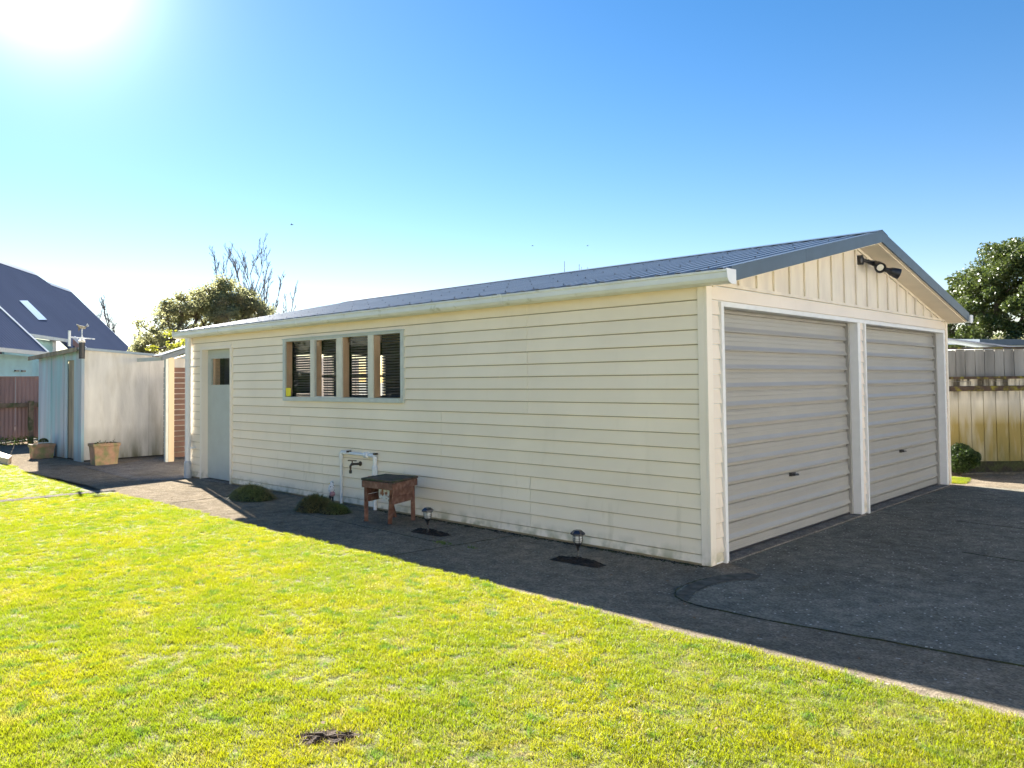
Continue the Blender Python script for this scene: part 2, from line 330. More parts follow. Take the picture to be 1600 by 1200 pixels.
# joints of the path: shallow mossy lines
for (x0, y0, x1, y1) in ((-2.3,-1.45,-2.1,-.08),(-4.9,-.75,-2.4,-.80),(-6.9,-1.45,-6.9,-.1),(1.35,1.9,6,1.2),(.9,3.5,6,3.0)):
    mb = MB(); pts = [(x0+(x1-x0)*t, y0+(y1-y0)*t+random.uniform(-.006,.006), 0.001+(0.004 if x0 > 0 else 0)) for t in np.linspace(0, 1, 24)]
    mb.tube(pts, [random.uniform(.002, .005) for _ in pts], 4); build('slab_joint', mb, MOSS, kind='structure')

HOLE = (0.36, -3.84)
lawn_main = [(x, edge_y(x)-0.01) for x in np.linspace(-8.70, 14, 120)]+[(14,-16),(-8.7,-16)]
lawn_back = [(-16.5,-1.22),(-15.4,-1.28),(-12.8,-1.55),(-8.82,-1.72),(-8.82,-16),(-16.5,-16)]
sheet('lawn', lawn_main, 0.006, TURF); sheet('lawn', lawn_back, 0.006, TURF)
sheet('mowing_strip', [(-8.87,-16),(-8.67,-16),(-8.67,-1.45),(-8.87,-1.45)], 0.012, PAD)

# ------------------------------------------------------------------ the garage
G = thing('garage', (0,0,0), 'long cream weatherboard double garage with blue-grey steel roof', 'garage')
L_, W_ = -9.49, 6.6
WX0, WX1, WZ0, WZ1 = -6.56, -3.90, 1.31, 2.12
DX0, DX1, DZ = -9.09, -8.10, 2.08
# side wall backing with openings
mb = MB()
def slabs(mb, mk, a0, a1, z0, z1, holes):
    xs_ = sorted({a0, a1, *[h[0] for h in holes], *[h[1] for h in holes]}); zs_ = sorted({z0, z1, *[h[2] for h in holes], *[h[3] for h in holes]})
    for i in range(len(xs_)-1):
        for j in range(len(zs_)-1):
            cx, cz = (xs_[i]+xs_[i+1])/2, (zs_[j]+zs_[j+1])/2
            if any(h[0] < cx < h[1] and h[2] < cz < h[3] for h in holes): continue
            mk(xs_[i], xs_[i+1], zs_[j], zs_[j+1])
slabs(mb, lambda a, b, c, d: mb.box((a, 0.004, c), (b, 0.05, d)), L_+.05, -.05, 0.0, 2.30, [(WX0+.03, WX1-.03, WZ0+.03, WZ1-.03), (DX0, DX1, 0.0, DZ)])
side = build('side_wall', mb, BACKING, G)
ROW = [0.022, 0.094]+[0.094+0.1225*i for i in range(1, 19)]
def board_side(x0, x1, z0, z1, zb):
    # zb: bottom of the full board, so clipped boards keep its slope
    t = lambda z: -0.020+0.014*(z-zb)/0.1225
    d = random.uniform(-.0015, .0015)
    m = MB(); pr = [(x0, 0.003, z0+.001), (x0, t(z0)+d, z0+.001), (x0, t(z0)+d-.0012, z0+.005), (x0, t(z1)+d, z1-.0065), (x0, 0.003, z1-.0065)]
    m.prism(pr, (x0,0,0), (x1,0,0)); build('weatherboard', m, CREAM, side)
segs_side = []
for i in range(len(ROW)-1):
    z0, z1 = ROW[i], ROW[i+1]; zb = z0
    if z1 > 1.3: cuts = [-1.97]
    elif z1 > 0.62: cuts = [-3.26, -6.4]
    else: cuts = [-1.95, -5.6]
    cuts = [L_+.03]+sorted(cuts)+[-0.062]
    for a, b in zip(cuts[:-1], cuts[1:]):
        parts = [(a+.0022, b-.0022, z0, z1)]
        for (hx0, hx1, hz0, hz1) in ((WX0, WX1, WZ0, WZ1), (DX0-.03, DX1+.04, 0, DZ+.03)):
            new = []
            for (p, q, r, s) in parts:
                if q <= hx0 or p >= hx1 or s <= hz0 or r >= hz1: new.append((p, q, r, s)); continue
                if p < hx0: new.append((p, hx0, r, s))
                if q > hx1: new.append((hx1, q, r, s))
                if r < hz0-0.012: new.append((max(p, hx0), min(q, hx1), r, hz0))
                if s > hz1+0.012: new.append((max(p, hx0), min(q, hx1), hz1, s))
            parts = new
        for (p, q, r, s) in parts:
            if q-p > .02: board_side(p, q, r, s, zb)
build('corner_board', MB().box((-.06, -.026, 0.012), (-.001, 0.0, 2.29)), TRIM, side, bevel=.002)
build('corner_board', MB().box((L_-.0, -.026, 0.012), (L_+.05, 0.0, 2.29)), TRIM, side, bevel=.002)
mb = MB().box((L_+.06, .006, -.03), (DX0, .03, .02)).box((DX1, .006, -.03), (-.02, .03, .02)); build('footing', mb, MOSS, G)

# front wall
O1, O2 = (0.24, 3.245), (3.45, 6.44); OZ = 2.13
mb = MB(); slabs(mb, lambda a, b, c, d: mb.box((-.12, a, c), (-.004, b, d)), 0.03, W_-.03, 0.0, 2.30, [(O1[0], O1[1], 0, OZ), (O2[0], O2[1], 0, OZ)])
front = build('front_wall', mb, WHITE, G)
def board_front(y0, y1, z0, z1):
    m = MB(); d = random.uniform(-.001, .001)
    pr = [(-.003, y0, z0+.0015), (.017+d, y0, z0+.0015), (.0182+d, y0, z0+.006), (.005+d, y0, z1-.0065), (-.003, y0, z1-.0065)]
    m.prism(pr, (0,y0,0), (0,y1,0)); build('weatherboard', m, CREAM_F, front)
for i in range(len(ROW)-2):
    z0, z1 = ROW[i], ROW[i+1]
    for a, b in ((.062, .203), (3.312, 3.415), (6.50, 6.56)):
        board_front(a, b, z0, z1)
board_front(.062, 6.56, ROW[-2], 2.295)
build('corner_board', MB().box((0, -.026, 0.012), (.027, .06, 2.29)), TRIM, front, bevel=.002)
build('corner_board', MB().box((0, 6.56, 0.012), (.027, 6.62, 2.29)), TRIM, front, bevel=.002)
build('door_frame_trim', MB().prism([(.001,.196,2.165),(.035,.196,2.165),(.035,.24,2.165),(.001,.24,2.165)], (0,0,2.165), (0,.012,0.0)), WHITE, front)
build('door_frame_trim', MB().box((.001,.2405,2.128), (.035,3.418,2.165)), WHITE, front)
build('door_frame_trim', MB().box((.001,3.4185,0.0), (.038,3.45,2.165)), WHITE, front)
build('door_frame_trim', MB().box((.001,3.4505,2.128), (.035,6.47,2.165)), WHITE, front)
build('door_frame_trim', MB().box((-.10,3.235,0.0), (.024,3.309,2.127)), WHITE, front)
build('door_frame_trim', MB().box((-.10,6.43,0.0), (.024,6.497,2.127)), WHITE, front)
build('belt_batten', MB().box((.001,.02,2.297), (.03,6.6,2.325)), GABLE, front, bevel=.002)

def roller(y0, y1, hy, lab):
    m = MB(); prof = []; z = 0.018; X = -0.10
    while z < 2.12:
        prof += [(X, z), (X, z+.033), (X+.0025, z+.036), (X, z+.039), (X, z+.070), (X+.0025, z+.073), (X, z+.076), (X, z+.086), (X-.020, z+.090), (X-.020, z+.112), (X+.016, z+.114), (X+.018, z+.124), (X+.001, z+.158)]
        z += 0.1635
    prof = [p for p in prof if p[1] < 2.125]+[(X, 2.125)]
    vs = []; n = len(prof)
    for y in (y0, y1):
        vs += [(a, y, b) for a, b in prof]
    m.add(vs, [(i, i+n, i+n+1, i+1) for i in range(n-1)])
    # back sheet, so the curtain has thickness
    m.box((X-.06, y0, .018), (X-.054, y1, 2.125))
    d = build('roller_door', m, DOORG, G, label=lab)
    h = MB().box((X-.002, hy-.045, .565), (X+.028, hy+.045, .60)); h.tube([(X+.028, hy-.035, .582), (X+.05, hy-.035, .582), (X+.05, hy+.05, .578)], .011, 8)
    build('door_handle', h, BLACK, d, bevel=.003)
    build('bottom_rail', MB().box((X-.003, y0, .006), (X+.012, y1, .03)), BLACK, d)
    for yy in (y0+.02, y1-.02): build('guide_rail', MB().box((X-.01, yy-.02, .0), (X+.035, yy+.018, 2.125)), DOORG, d)
roller(O1[0], O1[1]-.01, 1.75, 'nearer of the two ribbed grey-beige roller doors')
roller(O2[0], O2[1]-.01, 4.92, 'farther of the two ribbed grey-beige roller doors')

# roof geometry
EY, EZ, RZ = -.14, 2.372, 3.10
slope = (RZ-EZ)/(3.3-EY)
RX0, RX1 = -9.74, 0.27
def zl(y): return EZ+slope*(min(y, 6.6-y)-EY)
# gable
mb = MB(); pts = [(0.02, 2.31), (6.58, 2.31), (6.58, zl(6.58)-.1), (3.3, RZ-.11), (0.02, zl(.02)-.1)]
mb.prism([(-.05, y, z) for y, z in pts], (-.05,0,0), (-.002,0,0)); gable = build('gable', mb, GABLE, front)
prev = .09
ys = [0.23]+[0.564+0.3385*i for i in range(18)]
for i, y in enumerate(ys):
    t = zl(y)-.105
    if t-2.33 < .03: continue
    build('batten', MB().box((-.001, y-.016, 2.326), (.018, y+.016, t)), GABLE, front, bevel=.002)
for a, b in ((.1, 3.28), (3.32, 6.5)):
    mb = MB(); mb.bar((.010, a, zl(a)-.128), (.010, b, zl(b)-.128), .018, .03); build('gable_mould', mb, GABLE, front)
# other walls
mb = MB(); slabs(mb, lambda a, b, c, d: mb.box((L_, a, c), (L_+.06, b, d)), 0.05, W_, 0, 2.30, [(1.9, 2.7, 1.25, 2.05), (3.1, 3.9, 1.25, 2.05)])
mb.prism([(L_, y, z+.0005) for y, z in [(0.05, 2.30), (6.6, 2.30), (6.6, zl(6.6)-.1), (3.3, RZ-.11), (0.05, zl(.05)-.1)]], (L_,0,0), (L_+.05,0,0))
endw = build('end_wall', mb, CREAM, G)
build('lining', (lambda q: (slabs(q, lambda a, b, c, d: q.box((L_+.062, a, c), (L_+.07, b, d)), 0.05, W_-.06, 0, 2.30, [(1.9, 2.7, 1.25, 2.05), (3.1, 3.9, 1.25, 2.05)]), q)[1])(MB()), DARK, G)
for a in (1.9, 3.1):
    build('window_pane', MB().box((L_+.02, a, 1.25), (L_+.025, a+.8, 2.05)), GLASS, endw)
    w = MB().box((L_-.01, a+.38, 1.25), (L_+.07, a+.42, 2.05)).box((L_-.012, a, 1.62), (L_+.072, a+.8, 1.66)); build('window_bar', w, WHITE, endw)
build('rear_wall', MB().box((L_+.06, W_-.06, 0), (-.13, W_, 2.36)), CREAM, G)
build('garage_floor', MB().box((L_+.06, .055, -.01), (-.16, W_-.065, .012)), DARK, G)
# some clutter inside, seen only as dim shapes through the blinds
cl = MB().box((-8.9, 3.0, .013), (-7.9, 3.6, 1.2)).box((-7.6, 4.4, .013), (-6.0, 5.6, 1.3)).box((-8.8, 1.2, 1.35), (-8.2, 1.6, 1.7)); 
build('shelf', cl, DARK, G)
# roof deck (ceiling lining)
for sgn in (0, 1):
    f = (lambda y: y) if not sgn else (lambda y: 6.6-y)
    mb = MB(); mb.prism([(RX0+.02, f(EY+.06), EZ+.012-.05), (RX0+.02, f(3.299), RZ-.05), (RX0+.02, f(3.299), RZ-.11), (RX0+.02, f(EY+.06), EZ+.012-.11)], (RX0,0,0), (RX1-.05,0,0))
    build('roof_lining', mb, SOFFIT, G)
roof = build('roof_frame', MB().box((RX0+.1, 3.25, 2.9), (-.1, 3.35, 2.985)), WOOD, G)
# corrugated sheets
def sheet_mesh(x0, wdt):
    per = wdt/4; H = .036; prof = []
    for k in range(4):
        a = x0+k*per; prof += [(a, 0), (a+per*.56, 0), (a+per*.66, H), (a+per*.90, H)]
    prof.append((x0+wdt, 0)); return prof
nsh = 13; wd = (RX1-RX0)/nsh
scr = MB()
for sgn in (0, 1):
    f = (lambda y: y) if not sgn else (lambda y: 6.6-y)
    for i in range(nsh):
        pr = sheet_mesh(RX0+i*wd, wd-.0005); m = MB(); vs = []
        n = len(pr)
        for (y, z) in ((EY-.02, EZ-slope*.02), (1.6, EZ+slope*(1.6-EY)), (3.27, EZ+slope*(3.27-EY))):
            vs += [(x, f(y), z+h-.01) for x, h in pr]
        fs = [(j*n+q, j*n+q+1, (j+1)*n+q+1, (j+1)*n+q) for j in range(2) for q in range(n-1)]
        if sgn: fs = [q[::-1] for q in fs]
        m.add(vs, fs); build('roof_sheet', m, ROOFM, roof)
        if not sgn:
            for k in (0, 2):
                x = RX0+i*wd+wd/4*(k+.78)
                for y in (.0, .82, 1.64, 2.46, 3.0):
                    scr.lathe((x, y, EZ+slope*(y-EY)+.026), [(.008, 0), (.008, .004), (.005, .005), (.005, .013)], 6)
build('roof_screw', scr, SCREW, roof, kind='stuff')
m = MB(); m.prism([(RX0, 3.12, RZ-.004), (RX0, 3.3, RZ+.040), (RX0, 3.48, RZ-.004), (RX0, 3.47, RZ-.012), (RX0, 3.3, RZ+.030), (RX0, 3.13, RZ-.012)], (RX0,0,0), (RX1+.02,0,0))
build('ridge_cap', m, FASCIA, roof)
# rake fascia, each slope two lengths
for sgn in (0, 1):
    f = (lambda y: y) if not sgn else (lambda y: 6.6-y)
    for a, b in ((EY+.05, 1.30), (1.303, 3.299)):
        m = MB(); z = lambda y: EZ+slope*(y-EY)
        m.prism([(RX1+.0, f(a), z(a)+.026), (RX1+.0, f(b), z(b)+.026), (RX1+.0, f(b), z(b)-.098), (RX1+.0, f(a), z(a)-.098)], (RX1,0,0), (RX1+.02,0,0))
        build('rake_fascia', m, FASCIA, roof)
    m = MB(); m.prism([(-.0, f(EY+.05), EZ-.075), (-.0, f(3.299), RZ-.088), (-.0, f(3.299), RZ-.10), (-.0, f(EY+.05), EZ-.088)], (0,0,0), (RX1-.001,0,0))
    build('soffit', m, SOFFIT, roof)
# gutter (quad profile) with end caps
def gutter(sgn, lab):
    f = (lambda y: y) if not sgn else (lambda y: 6.6-y)
    x0, x1 = RX0-.03, RX1+.035
    prof = [(EY+.075, 2.375), (EY+.075, 2.272), (-.13, 2.272), (-.175, 2.285), (-.192, 2.31), (-.19, 2.352), (-.20, 2.360), (-.20, 2.375), (-.185, 2.375), (-.18, 2.355), (-.18, 2.315), (-.165, 2.295), (-.13, 2.285), (EY+.07, 2.285), (EY+.07, 2.375)]
    m = MB(); m.prism([(x0, f(y), z) for y, z in prof], (x0,0,0), (x1,0,0)); g = build('gutter', m, GUTTER, G, label=lab)
    cap = [(EY+.08, 2.38), (EY+.08, 2.266), (-.13, 2.264), (-.18, 2.280), (-.200, 2.31), (-.208, 2.38)]
    for x in (x1, x0-.006):
        m = MB(); m.prism([(x, f(y), z) for y, z in cap], (x,0,0), (x+.006,0,0)); build('end_cap', m, WHITE, g)
    # joiners
    for x in (-2.2, -6.0):
        jp = [(EY+.02, 2.268), (-.131, 2.268), (-.179, 2.282), (-.196, 2.309), (-.195, 2.354), (-.2045, 2.361), (-.2045, 2.379), (-.199, 2.379), (-.199, 2.359), (-.189, 2.353), (-.189, 2.310), (-.174, 2.287), (-.13, 2.273), (EY+.02, 2.273)]
        m = MB(); m.prism([(x, f(y), z) for y, z in jp], (x,0,0), (x+.05,0,0)); build('gutter_joiner', m, GUTTER, g)
gutter(0, 'long off-white gutter above the weatherboard side wall'); gutter(1, 'off-white gutter of the far eave')
m = MB().tube([(-9.40, -.10, .24), (-9.40, -.10, 2.28)], .044, 14); dp = build('downpipe', m, WHITE, G, smooth=False)
build('pipe_socket', MB().lathe((-9.40, -.10, 0.0), [(.056, 0), (.056, .25), (.046, .275)], 16), PVCG, dp)
for z in (.49, 1.80): build('pipe_bracket', MB().box((-9.36, -.10, z-.012), (-9.27, -.03, z+.012)).lathe((-9.40,-.10,z-.015), [(.048,0),(.048,.03)], 14), WHITE, dp)

# side window
WN = build('window', MB().box((WX0-.01,-.045,WZ1-.0),(WX1+.01,.0,WZ1+.012)), WFRAME, G, label='four-light garage window with dark blinds')
def fr(a, b, m_=WFRAME, nm='window_frame'): return build(nm, MB().box(a, b), m_, WN, bevel=.002)
fr((WX0,-.036,WZ0-.03),(WX0+.055,.03,WZ1-.001)); fr((WX1-.055,-.036,WZ0-.03),(WX1,.03,WZ1-.001))
fr((WX0+.0555,-.05,WZ0-.032),(WX1-.0555,.06,WZ0+.022), nm='window_sill'); fr((WX0+.0555,-.03,WZ1-.028),(WX1-.0555,.06,WZ1-.001))
panes = [(-6.50,-5.865),(-5.765,-5.235),(-5.135,-4.585),(-4.485,-3.957)]
for (a, b) in zip(panes[:-1], panes[1:]): fr((a[1],-.034,WZ0+.0225),(b[0],-.012,WZ1-.0285), MULL, 'mullion')
for i, (a, b) in enumerate(panes):
    z0, z1 = WZ0+.023, WZ1-.029
    if i == 1:   # this sash stands slightly open
        y = -.040
        build('sash', MB().box((a+.002,y-.012,z0),(a+.016,y+.03,z1)).box((b-.016,y+.0,z0),(b-.004,y+.03,z1)).box((a+.0165,y+.005,z0),(b-.0165,y+.02,z0+.012)).box((a+.0165,y+.005,z1-.012),(b-.0165,y+.02,z1)), MULL, WN)
        build('window_pane', MB().box((a+.0165,y+.010,z0+.0125),(b-.0165,y+.014,z1-.0125)), GLASS, WN)
    else:
        build('window_pane', MB().box((a+.001,-.020,z0),(b-.001,-.016,z1)), GLASS, WN)
    build('timber_stud', MB().box((a-.04 if i else a+.0005,-.0105,z0+.001),(a+.006,.075,z1-.001)), WOOD, WN)
    sl_ = MB(); z = WZ0+.01
    while z < WZ1:
        sl_.prism([(a+.008,.095,z+.013),(a+.008,.106,z-.009),(a+.008,.108,z-.008),(a+.008,.097,z+.014)], (a,0,0), (b+.0-.0,0,0)); z += .033
    sl_.box((a+.1,.100,WZ0),(a+.102,.103,WZ1)); sl_.box((b-.1,.100,WZ0),(b-.098,.103,WZ1))
    build('blind', sl_, BLIND, WN, kind='stuff')
build('sticker', MB().box((-6.495,-.024,WZ0+.03),(-6.37,-.022,WZ0+.145)), YELLOW, WN, label='plain yellow square sticker')

# side door, set back in its frame
SD = build('side_door', MB().box((DX0+.03,.075,.02),(DX1-.02,.11,1.50)).box((DX0+.03,.075,1.93),(DX1-.02,.11,DZ-.02)).box((DX0+.03,.075,1.501),(-8.95,.11,1.929)).box((-8.26,.075,1.501),(DX1-.02,.11,1.929)), GREYDOOR, G, label='grey side door with small dark upper window')
build('door_pane', MB().box((-8.95,.09,1.50),(-8.26,.094,1.93)), GLASS, SD)
bl = MB(); z = 1.50
while z < 1.93: bl.box((-8.86,.125,z),(-8.26,.14,z+.003)); z += .022
build('blind', bl, BLIND, SD, kind='stuff'); build('door_lining', MB().box((-8.95,.30,1.45),(-8.2,.31,1.98)), BLIND, SD)
build('door_lining', MB().box((-8.99,.115,1.45),(-8.90,.20,1.98)), WOOD, SD)
for z_ in (1.497, 1.927): build('pane_bead', MB().box((-8.965,.068,z_-.008),(-8.245,.0745,z_+.008)), GREYDOOR, SD)
build('door_knob', MB().lathe((-8.185+.02,.075,1.09), [(.030,0),(.030,.008),(.012,.012),(.012,.03),(.026,.04),(.030,.055),(.02,.068)], 14, axis=(0,-1,0)), BLACK, SD, smooth=True)
DF = build('door_frame', MB().box((DX0-.035,-.028,0),(DX0+.028,.11,DZ+.03)), POSTC, G)
DF.data.materials[0] = TRIM
build('door_jamb', MB().box((DX1-.018,-.030,0),(DX1+.04,.11,DZ+.03)), TRIM, DF)
build('door_head', MB().box((DX0+.0285,-.030,DZ-.018),(DX1-.0185,.11,DZ+.03)), TRIM, DF)
build('door_step', MB().box((DX0+.03,-.06,-.01),(DX1-.02,.11,.012)), PAD, DF)

# ------------------------------------------------------------------ floodlight under the gable
FL = thing('floodlight', (0,3.42,2.84), 'black twin-head floodlight with cream lens under the gable', 'floodlight')
build('mount', MB().lathe((.0,3.36,2.84),[(.055,0),(.055,.05),(.035,.06)],14,axis=(1,0,0)).tube([(.05,3.36,2.84),(.09,3.42,2.82)],.02,8), BLACK, FL)
def head(c, d, lens):
    c = Vector(c); d = Vector(d).normalized()
    h = build('lamp_head', MB().lathe(c-d*.12, [(.018,0),(.026,.02),(.030,.07),(.046,.10),(.058,.16),(.061,.20),(.056,.20),(.053,.185)], 18, axis=d), BLACK, FL, smooth=False)
    build('lens', MB().lathe(c+d*.052, [(.054,0),(.054,.006),(.036,.014),(.0,.018)], 18, axis=d), LENS if lens else BLACK, h)
    build('arm', MB().tube([(.07,3.39,2.83), tuple(c-d*.1)], .020, 8), BLACK, FL)
head((.17,3.50,2.775), (.50,-.62,-.42), True)
head((.20,3.86,2.735), (.75,.55,-.35), False)

# ------------------------------------------------------------------ water pipe, tap, ornament
WP = thing('water_pipe', (-5.1,-.05,0), 'white plastic pipe bent in an upside-down U against the side wall', 'pipe')
y = -.040
build('riser', MB().tube([(-5.145,y,-.02),(-5.145,y,.60)],.017,10), PVC, WP)
build('elbow', MB().tube([(-5.145,y,.575),(-5.145,y,.632),(-5.13,y,.646),(-5.06,y,.646)],.026,10), PVC, WP)
build('crossbar', MB().tube([(-5.08,y,.646),(-4.50,y,.640)],.019,10), PVC, WP)
build('union', MB().lathe((-4.66,y,.642),[(.030,0),(.036,.015),(.036,.04),(.028,.055),(.040,.06),(.040,.085),(.026,.09)],8,axis=(1,0,0)), PVC, WP)
build('elbow', MB().tube([(-4.53,y,.640),(-4.455,y,.638),(-4.44,y,.622),(-4.44,y,.56)],.026,10), PVC, WP)
build('drop', MB().tube([(-4.44,y,.60),(-4.44,y,-.02)],.022,10), PVC, WP)
build('sleeve', MB().lathe((-4.44,y,.38),[(.026,0),(.036,.02),(.036,.13),(.028,.15)],12), PVC, WP)
build('valve_handle', MB().box((-4.50,-.10,.33),(-4.485,-.07,.40)), RED, WP)
for x in (-4.97,-4.42): build('pipe_clip', MB().box((x-.008,-.078,.655),(x+.008,-.018,.678)), BRONZE, WP)
TP = thing('garden_tap', (-4.9,0,.5), 'small bronze garden tap on the wall under the white pipe', 'tap')
build('tap_body', MB().tube([(-4.77,-.015,.525),(-4.80,-.08,.525),(-4.80,-.12,.525),(-4.80,-.14,.505),(-4.80,-.14,.45)],[.016,.014,.018,.015,.011],10).lathe((-4.77,-.012,.525),[(.03,0),(.03,.01)],12,axis=(0,-1,0)), BRONZE, TP)
build('tap_handle', MB().tube([(-4.80,-.115,.53),(-4.80,-.115,.565)],.008,8).bar((-4.85,-.14,.570),(-4.75,-.09,.568),.016,.012), BRONZE, TP)
build('hose_connector', MB().lathe((-4.80,-.14,.415),[(.012,0),(.018,.008),(.018,.04)],10), BLACK, TP)
OR = thing('garden_ornament', (-5.22,-.10,0), 'small speckled white bird ornament on a dark stake beside the pipe', 'ornament')
ox, oy = -5.235, -.12
build('stake', MB().tube([(ox+.02,oy,0),(ox+.02,oy,.12)],.012,8), BLACK, OR)
SPK = mat('speckled_white', (0.75,0.76,0.78), rough=0.5, col2=(0.05,0.05,0.06), c2scale=55, c2lo=0.56, c2hi=0.6)[0]
PINK = mat('pink_glaze', (0.40,0.22,0.24), rough=0.5)[0]
build('body', MB().lathe((ox,oy,.135),[(.012,0),(.034,.02),(.044,.055),(.038,.09),(.026,.115),(.024,.135),(.010,.152)],14), SPK, OR, smooth=True)
build('breast', MB().lathe((ox+.02,oy-.005,.095),[(.014,0),(.036,.018),(.036,.045),(.018,.065)],12), PINK, OR, smooth=True)
build('tail', MB().prism([(ox-.075,oy-.008,.05),(ox-.035,oy-.008,.045),(ox+.0,oy-.008,.11),(ox-.03,oy-.008,.125)],(0,0,0),(0,.016,0)), BLACK, OR)
build('beak', MB().lathe((ox-.022,oy-.012,.255),[(.008,0),(.001,.02)],6,axis=(-1,-.3,-.2)), YELLOW, OR)

# ------------------------------------------------------------------ wooden stand
ST = thing('wooden_stand', (-3.6,-.45,0), 'low red-brown timber stand with dark plank top by the pipe', 'stand')
tl, tb, tr_, tf = Vector((-3.80,-.70,.47)), Vector((-3.93,-.27,.47)), Vector((-3.45,-.19,.47)), Vector((-3.29,-.66,.47))
def lerp(a, b, t): return a*(1-t)+b*t
for i in range(4):     # planks of the top
    a0, a1 = i/4+.006, (i+1)/4-.006
    p = [lerp(tl, tb, a0), lerp(tl, tb, a1), lerp(tf, tr_, a1), lerp(tf, tr_, a0)]
    m = MB(); m.prism([q+Vector((0,0,random.uniform(-.003,.003))) for q in p], (0,0,0), (0,0,.022)); build('top_plank', m, OLDTOP, ST, bevel=.003)
cen = (tl+tb+tr_+tf)/4
def inset(p, k, z): q = cen+(p-cen)*k; return Vector((q.x, q.y, z))
cn = [tl, tf, tr_, tb]
for i in range(4):     # apron under the lid
    a, b = inset(cn[i], .95, .430), inset(cn[(i+1) % 4], .95, .430); m = MB(); m.bar(a, b, .018, .072); build('apron', m, REDWOOD, ST, bevel=.003)
for i in range(4):     # box sides, two boards each
    for z in (.355, .275):
        if i == 0: continue
        a, b = inset(cn[i], .82-(.36-z)*.5, z), inset(cn[(i+1) % 4], .82-(.36-z)*.5, z); m = MB(); m.bar(a, b, .016, .076); build('side_board', m, REDWOOD, ST, bevel=.002)
PEEL = mat('peeled_paint', (0.55,0.60,0.62), rough=0.7, col2=(0.23,0.10,0.07), c2scale=22, c2lo=.45, c2hi=.55)[0]
m = MB(); a, b = inset(cn[0], .60, .33), inset(cn[1], .60, .33); m.bar(lerp(a,b,.35), lerp(a,b,.97), .006, .10); build('panel', m, PEEL, ST)
for i, (top, btm) in enumerate(((inset(tl,.80,.40), Vector((-3.925,-.505,0))), (inset(tf,.72,.40), Vector((-3.56,-.50,0))), (inset(tr_,.80,.40), Vector((-3.55,-.185,0))), (inset(tb,.75,.40), Vector((-3.86,-.20,0))))):
    if i == 0: top = Vector((-3.84,-.60,.40)); btm = Vector((-3.90,-.56,0))
    m = MB(); m.bar(top, btm, .045, .035); build('leg', m, REDWOOD, ST, bevel=.003)

# ------------------------------------------------------------------ solar garden lamps in soil patches
def solar(x, y, rz, lab):
    T = thing('solar_lamp', (x, y, 0), lab, 'garden lamp', 'black solar lamps along the garage wall')
    build('spike', MB().lathe((x,y,-.02),[(.008,0),(.011,.03),(.011,.07)],8), BLACK, T)
    build('stem', MB().lathe((x,y,.05),[(.0095,0),(.0095,.045)],10), STEEL, T)
    build('cone', MB().lathe((x,y,.092),[(.010,0),(.013,.03),(.033,.055),(.034,.062)],12), BLACK, T)
    build('globe', MB().lathe((x,y,.1545),[(.024,0),(.034,.015),(.037,.04),(.037,.075)],14), CLEAR, T, smooth=True)
    c = MB()
    for h, r in ((.160,.033),(.178,.040),(.197,.041),(.215,.041)):
        c.lathe((x,y,h),[(r,0),(r+.002,.0015),(r,.003)],18) if False else c.tube([(x+r*math.cos(a),y+r*math.sin(a),h) for a in np.linspace(0,2*math.pi,19)],.0022,5)
    for k in range(6):
        a = rz+k*math.pi/3; c.tube([(x+.033*math.cos(a),y+.033*math.sin(a),.155),(x+.041*math.cos(a),y+.041*math.sin(a),.178),(x+.041*math.cos(a),y+.041*math.sin(a),.232)],.0026,5)
    build('cage', c, BLACK, T)
    NAVY = bpy.data.materials.get('lamp_cap') or mat('lamp_cap', (0.014,0.018,0.035), rough=0.25, spec=.7)[0]
    m = MB()
    o = len(m.v); ring = [(.060,.226),(.064,.232),(.062,.242),(.036,.262),(.030,.264)]
    for r, h in ring:
        for k in range(6): a = rz+k*math.pi/3; m.v.append((x+r*math.cos(a), y+r*math.sin(a), h))
    for i in range(len(ring)-1):
        for k in range(6): m.f.append((i*6+k, i*6+(k+1)%6, (i+1)*6+(k+1)%6, (i+1)*6+k))
    m.f += [tuple(range(6))[::-1], tuple(range(24,30))]
    build('cap', m, NAVY, T, bevel=.002)
solar(-2.81,-.60,.2,'black solar lamp nearer the wooden stand, planted in soil')
solar(-.925,-.548,.5,'black solar lamp nearer the garage corner, planted in soil')
def soil_patch(poly, lab):
    # clods of bare earth, heaped a little
    m = MB(); P = [Vector((a,b)) for a, b in poly]
    cx = sum(p.x for p in P)/len(P); cy = sum(p.y for p in P)/len(P); n = 40; rings = 7; ctr = Vector((cx, cy))
    def outline(t):
        k = t*len(P); i = int(k) % len(P); return lerp(P[i], P[(i+1) % len(P)], k-int(k))
    for r in range(rings+1):
        for k in range(n):
            q = lerp(ctr, outline(k/n), r/rings); j = .006 if r < rings else .008
            m.v.append((q.x+random.uniform(-j,j), q.y+random.uniform(-j,j), .004+(.016*(1-(r/rings)**2)+random.uniform(-.010,.018) if r < rings else 0)))
    for r in range(rings):
        for k in range(n): m.f.append((r*n+k, r*n+(k+1)%n, (r+1)*n+(k+1)%n, (r+1)*n+k))
    o = build('soil_patch', m, SOIL, base=(cx,cy,0), label=lab, kind='stuff')
soil_patch([(-3.02,-.66),(-2.60,-.62),(-2.56,-.50),(-2.95,-.44),(-3.08,-.50)], 'dark soil patch round the solar lamp near the stand')
soil_patch([(-1.14,-.66),(-.66,-.63),(-.66,-.50),(-.95,-.46),(-1.16,-.52)], 'dark soil patch round the solar lamp near the corner')

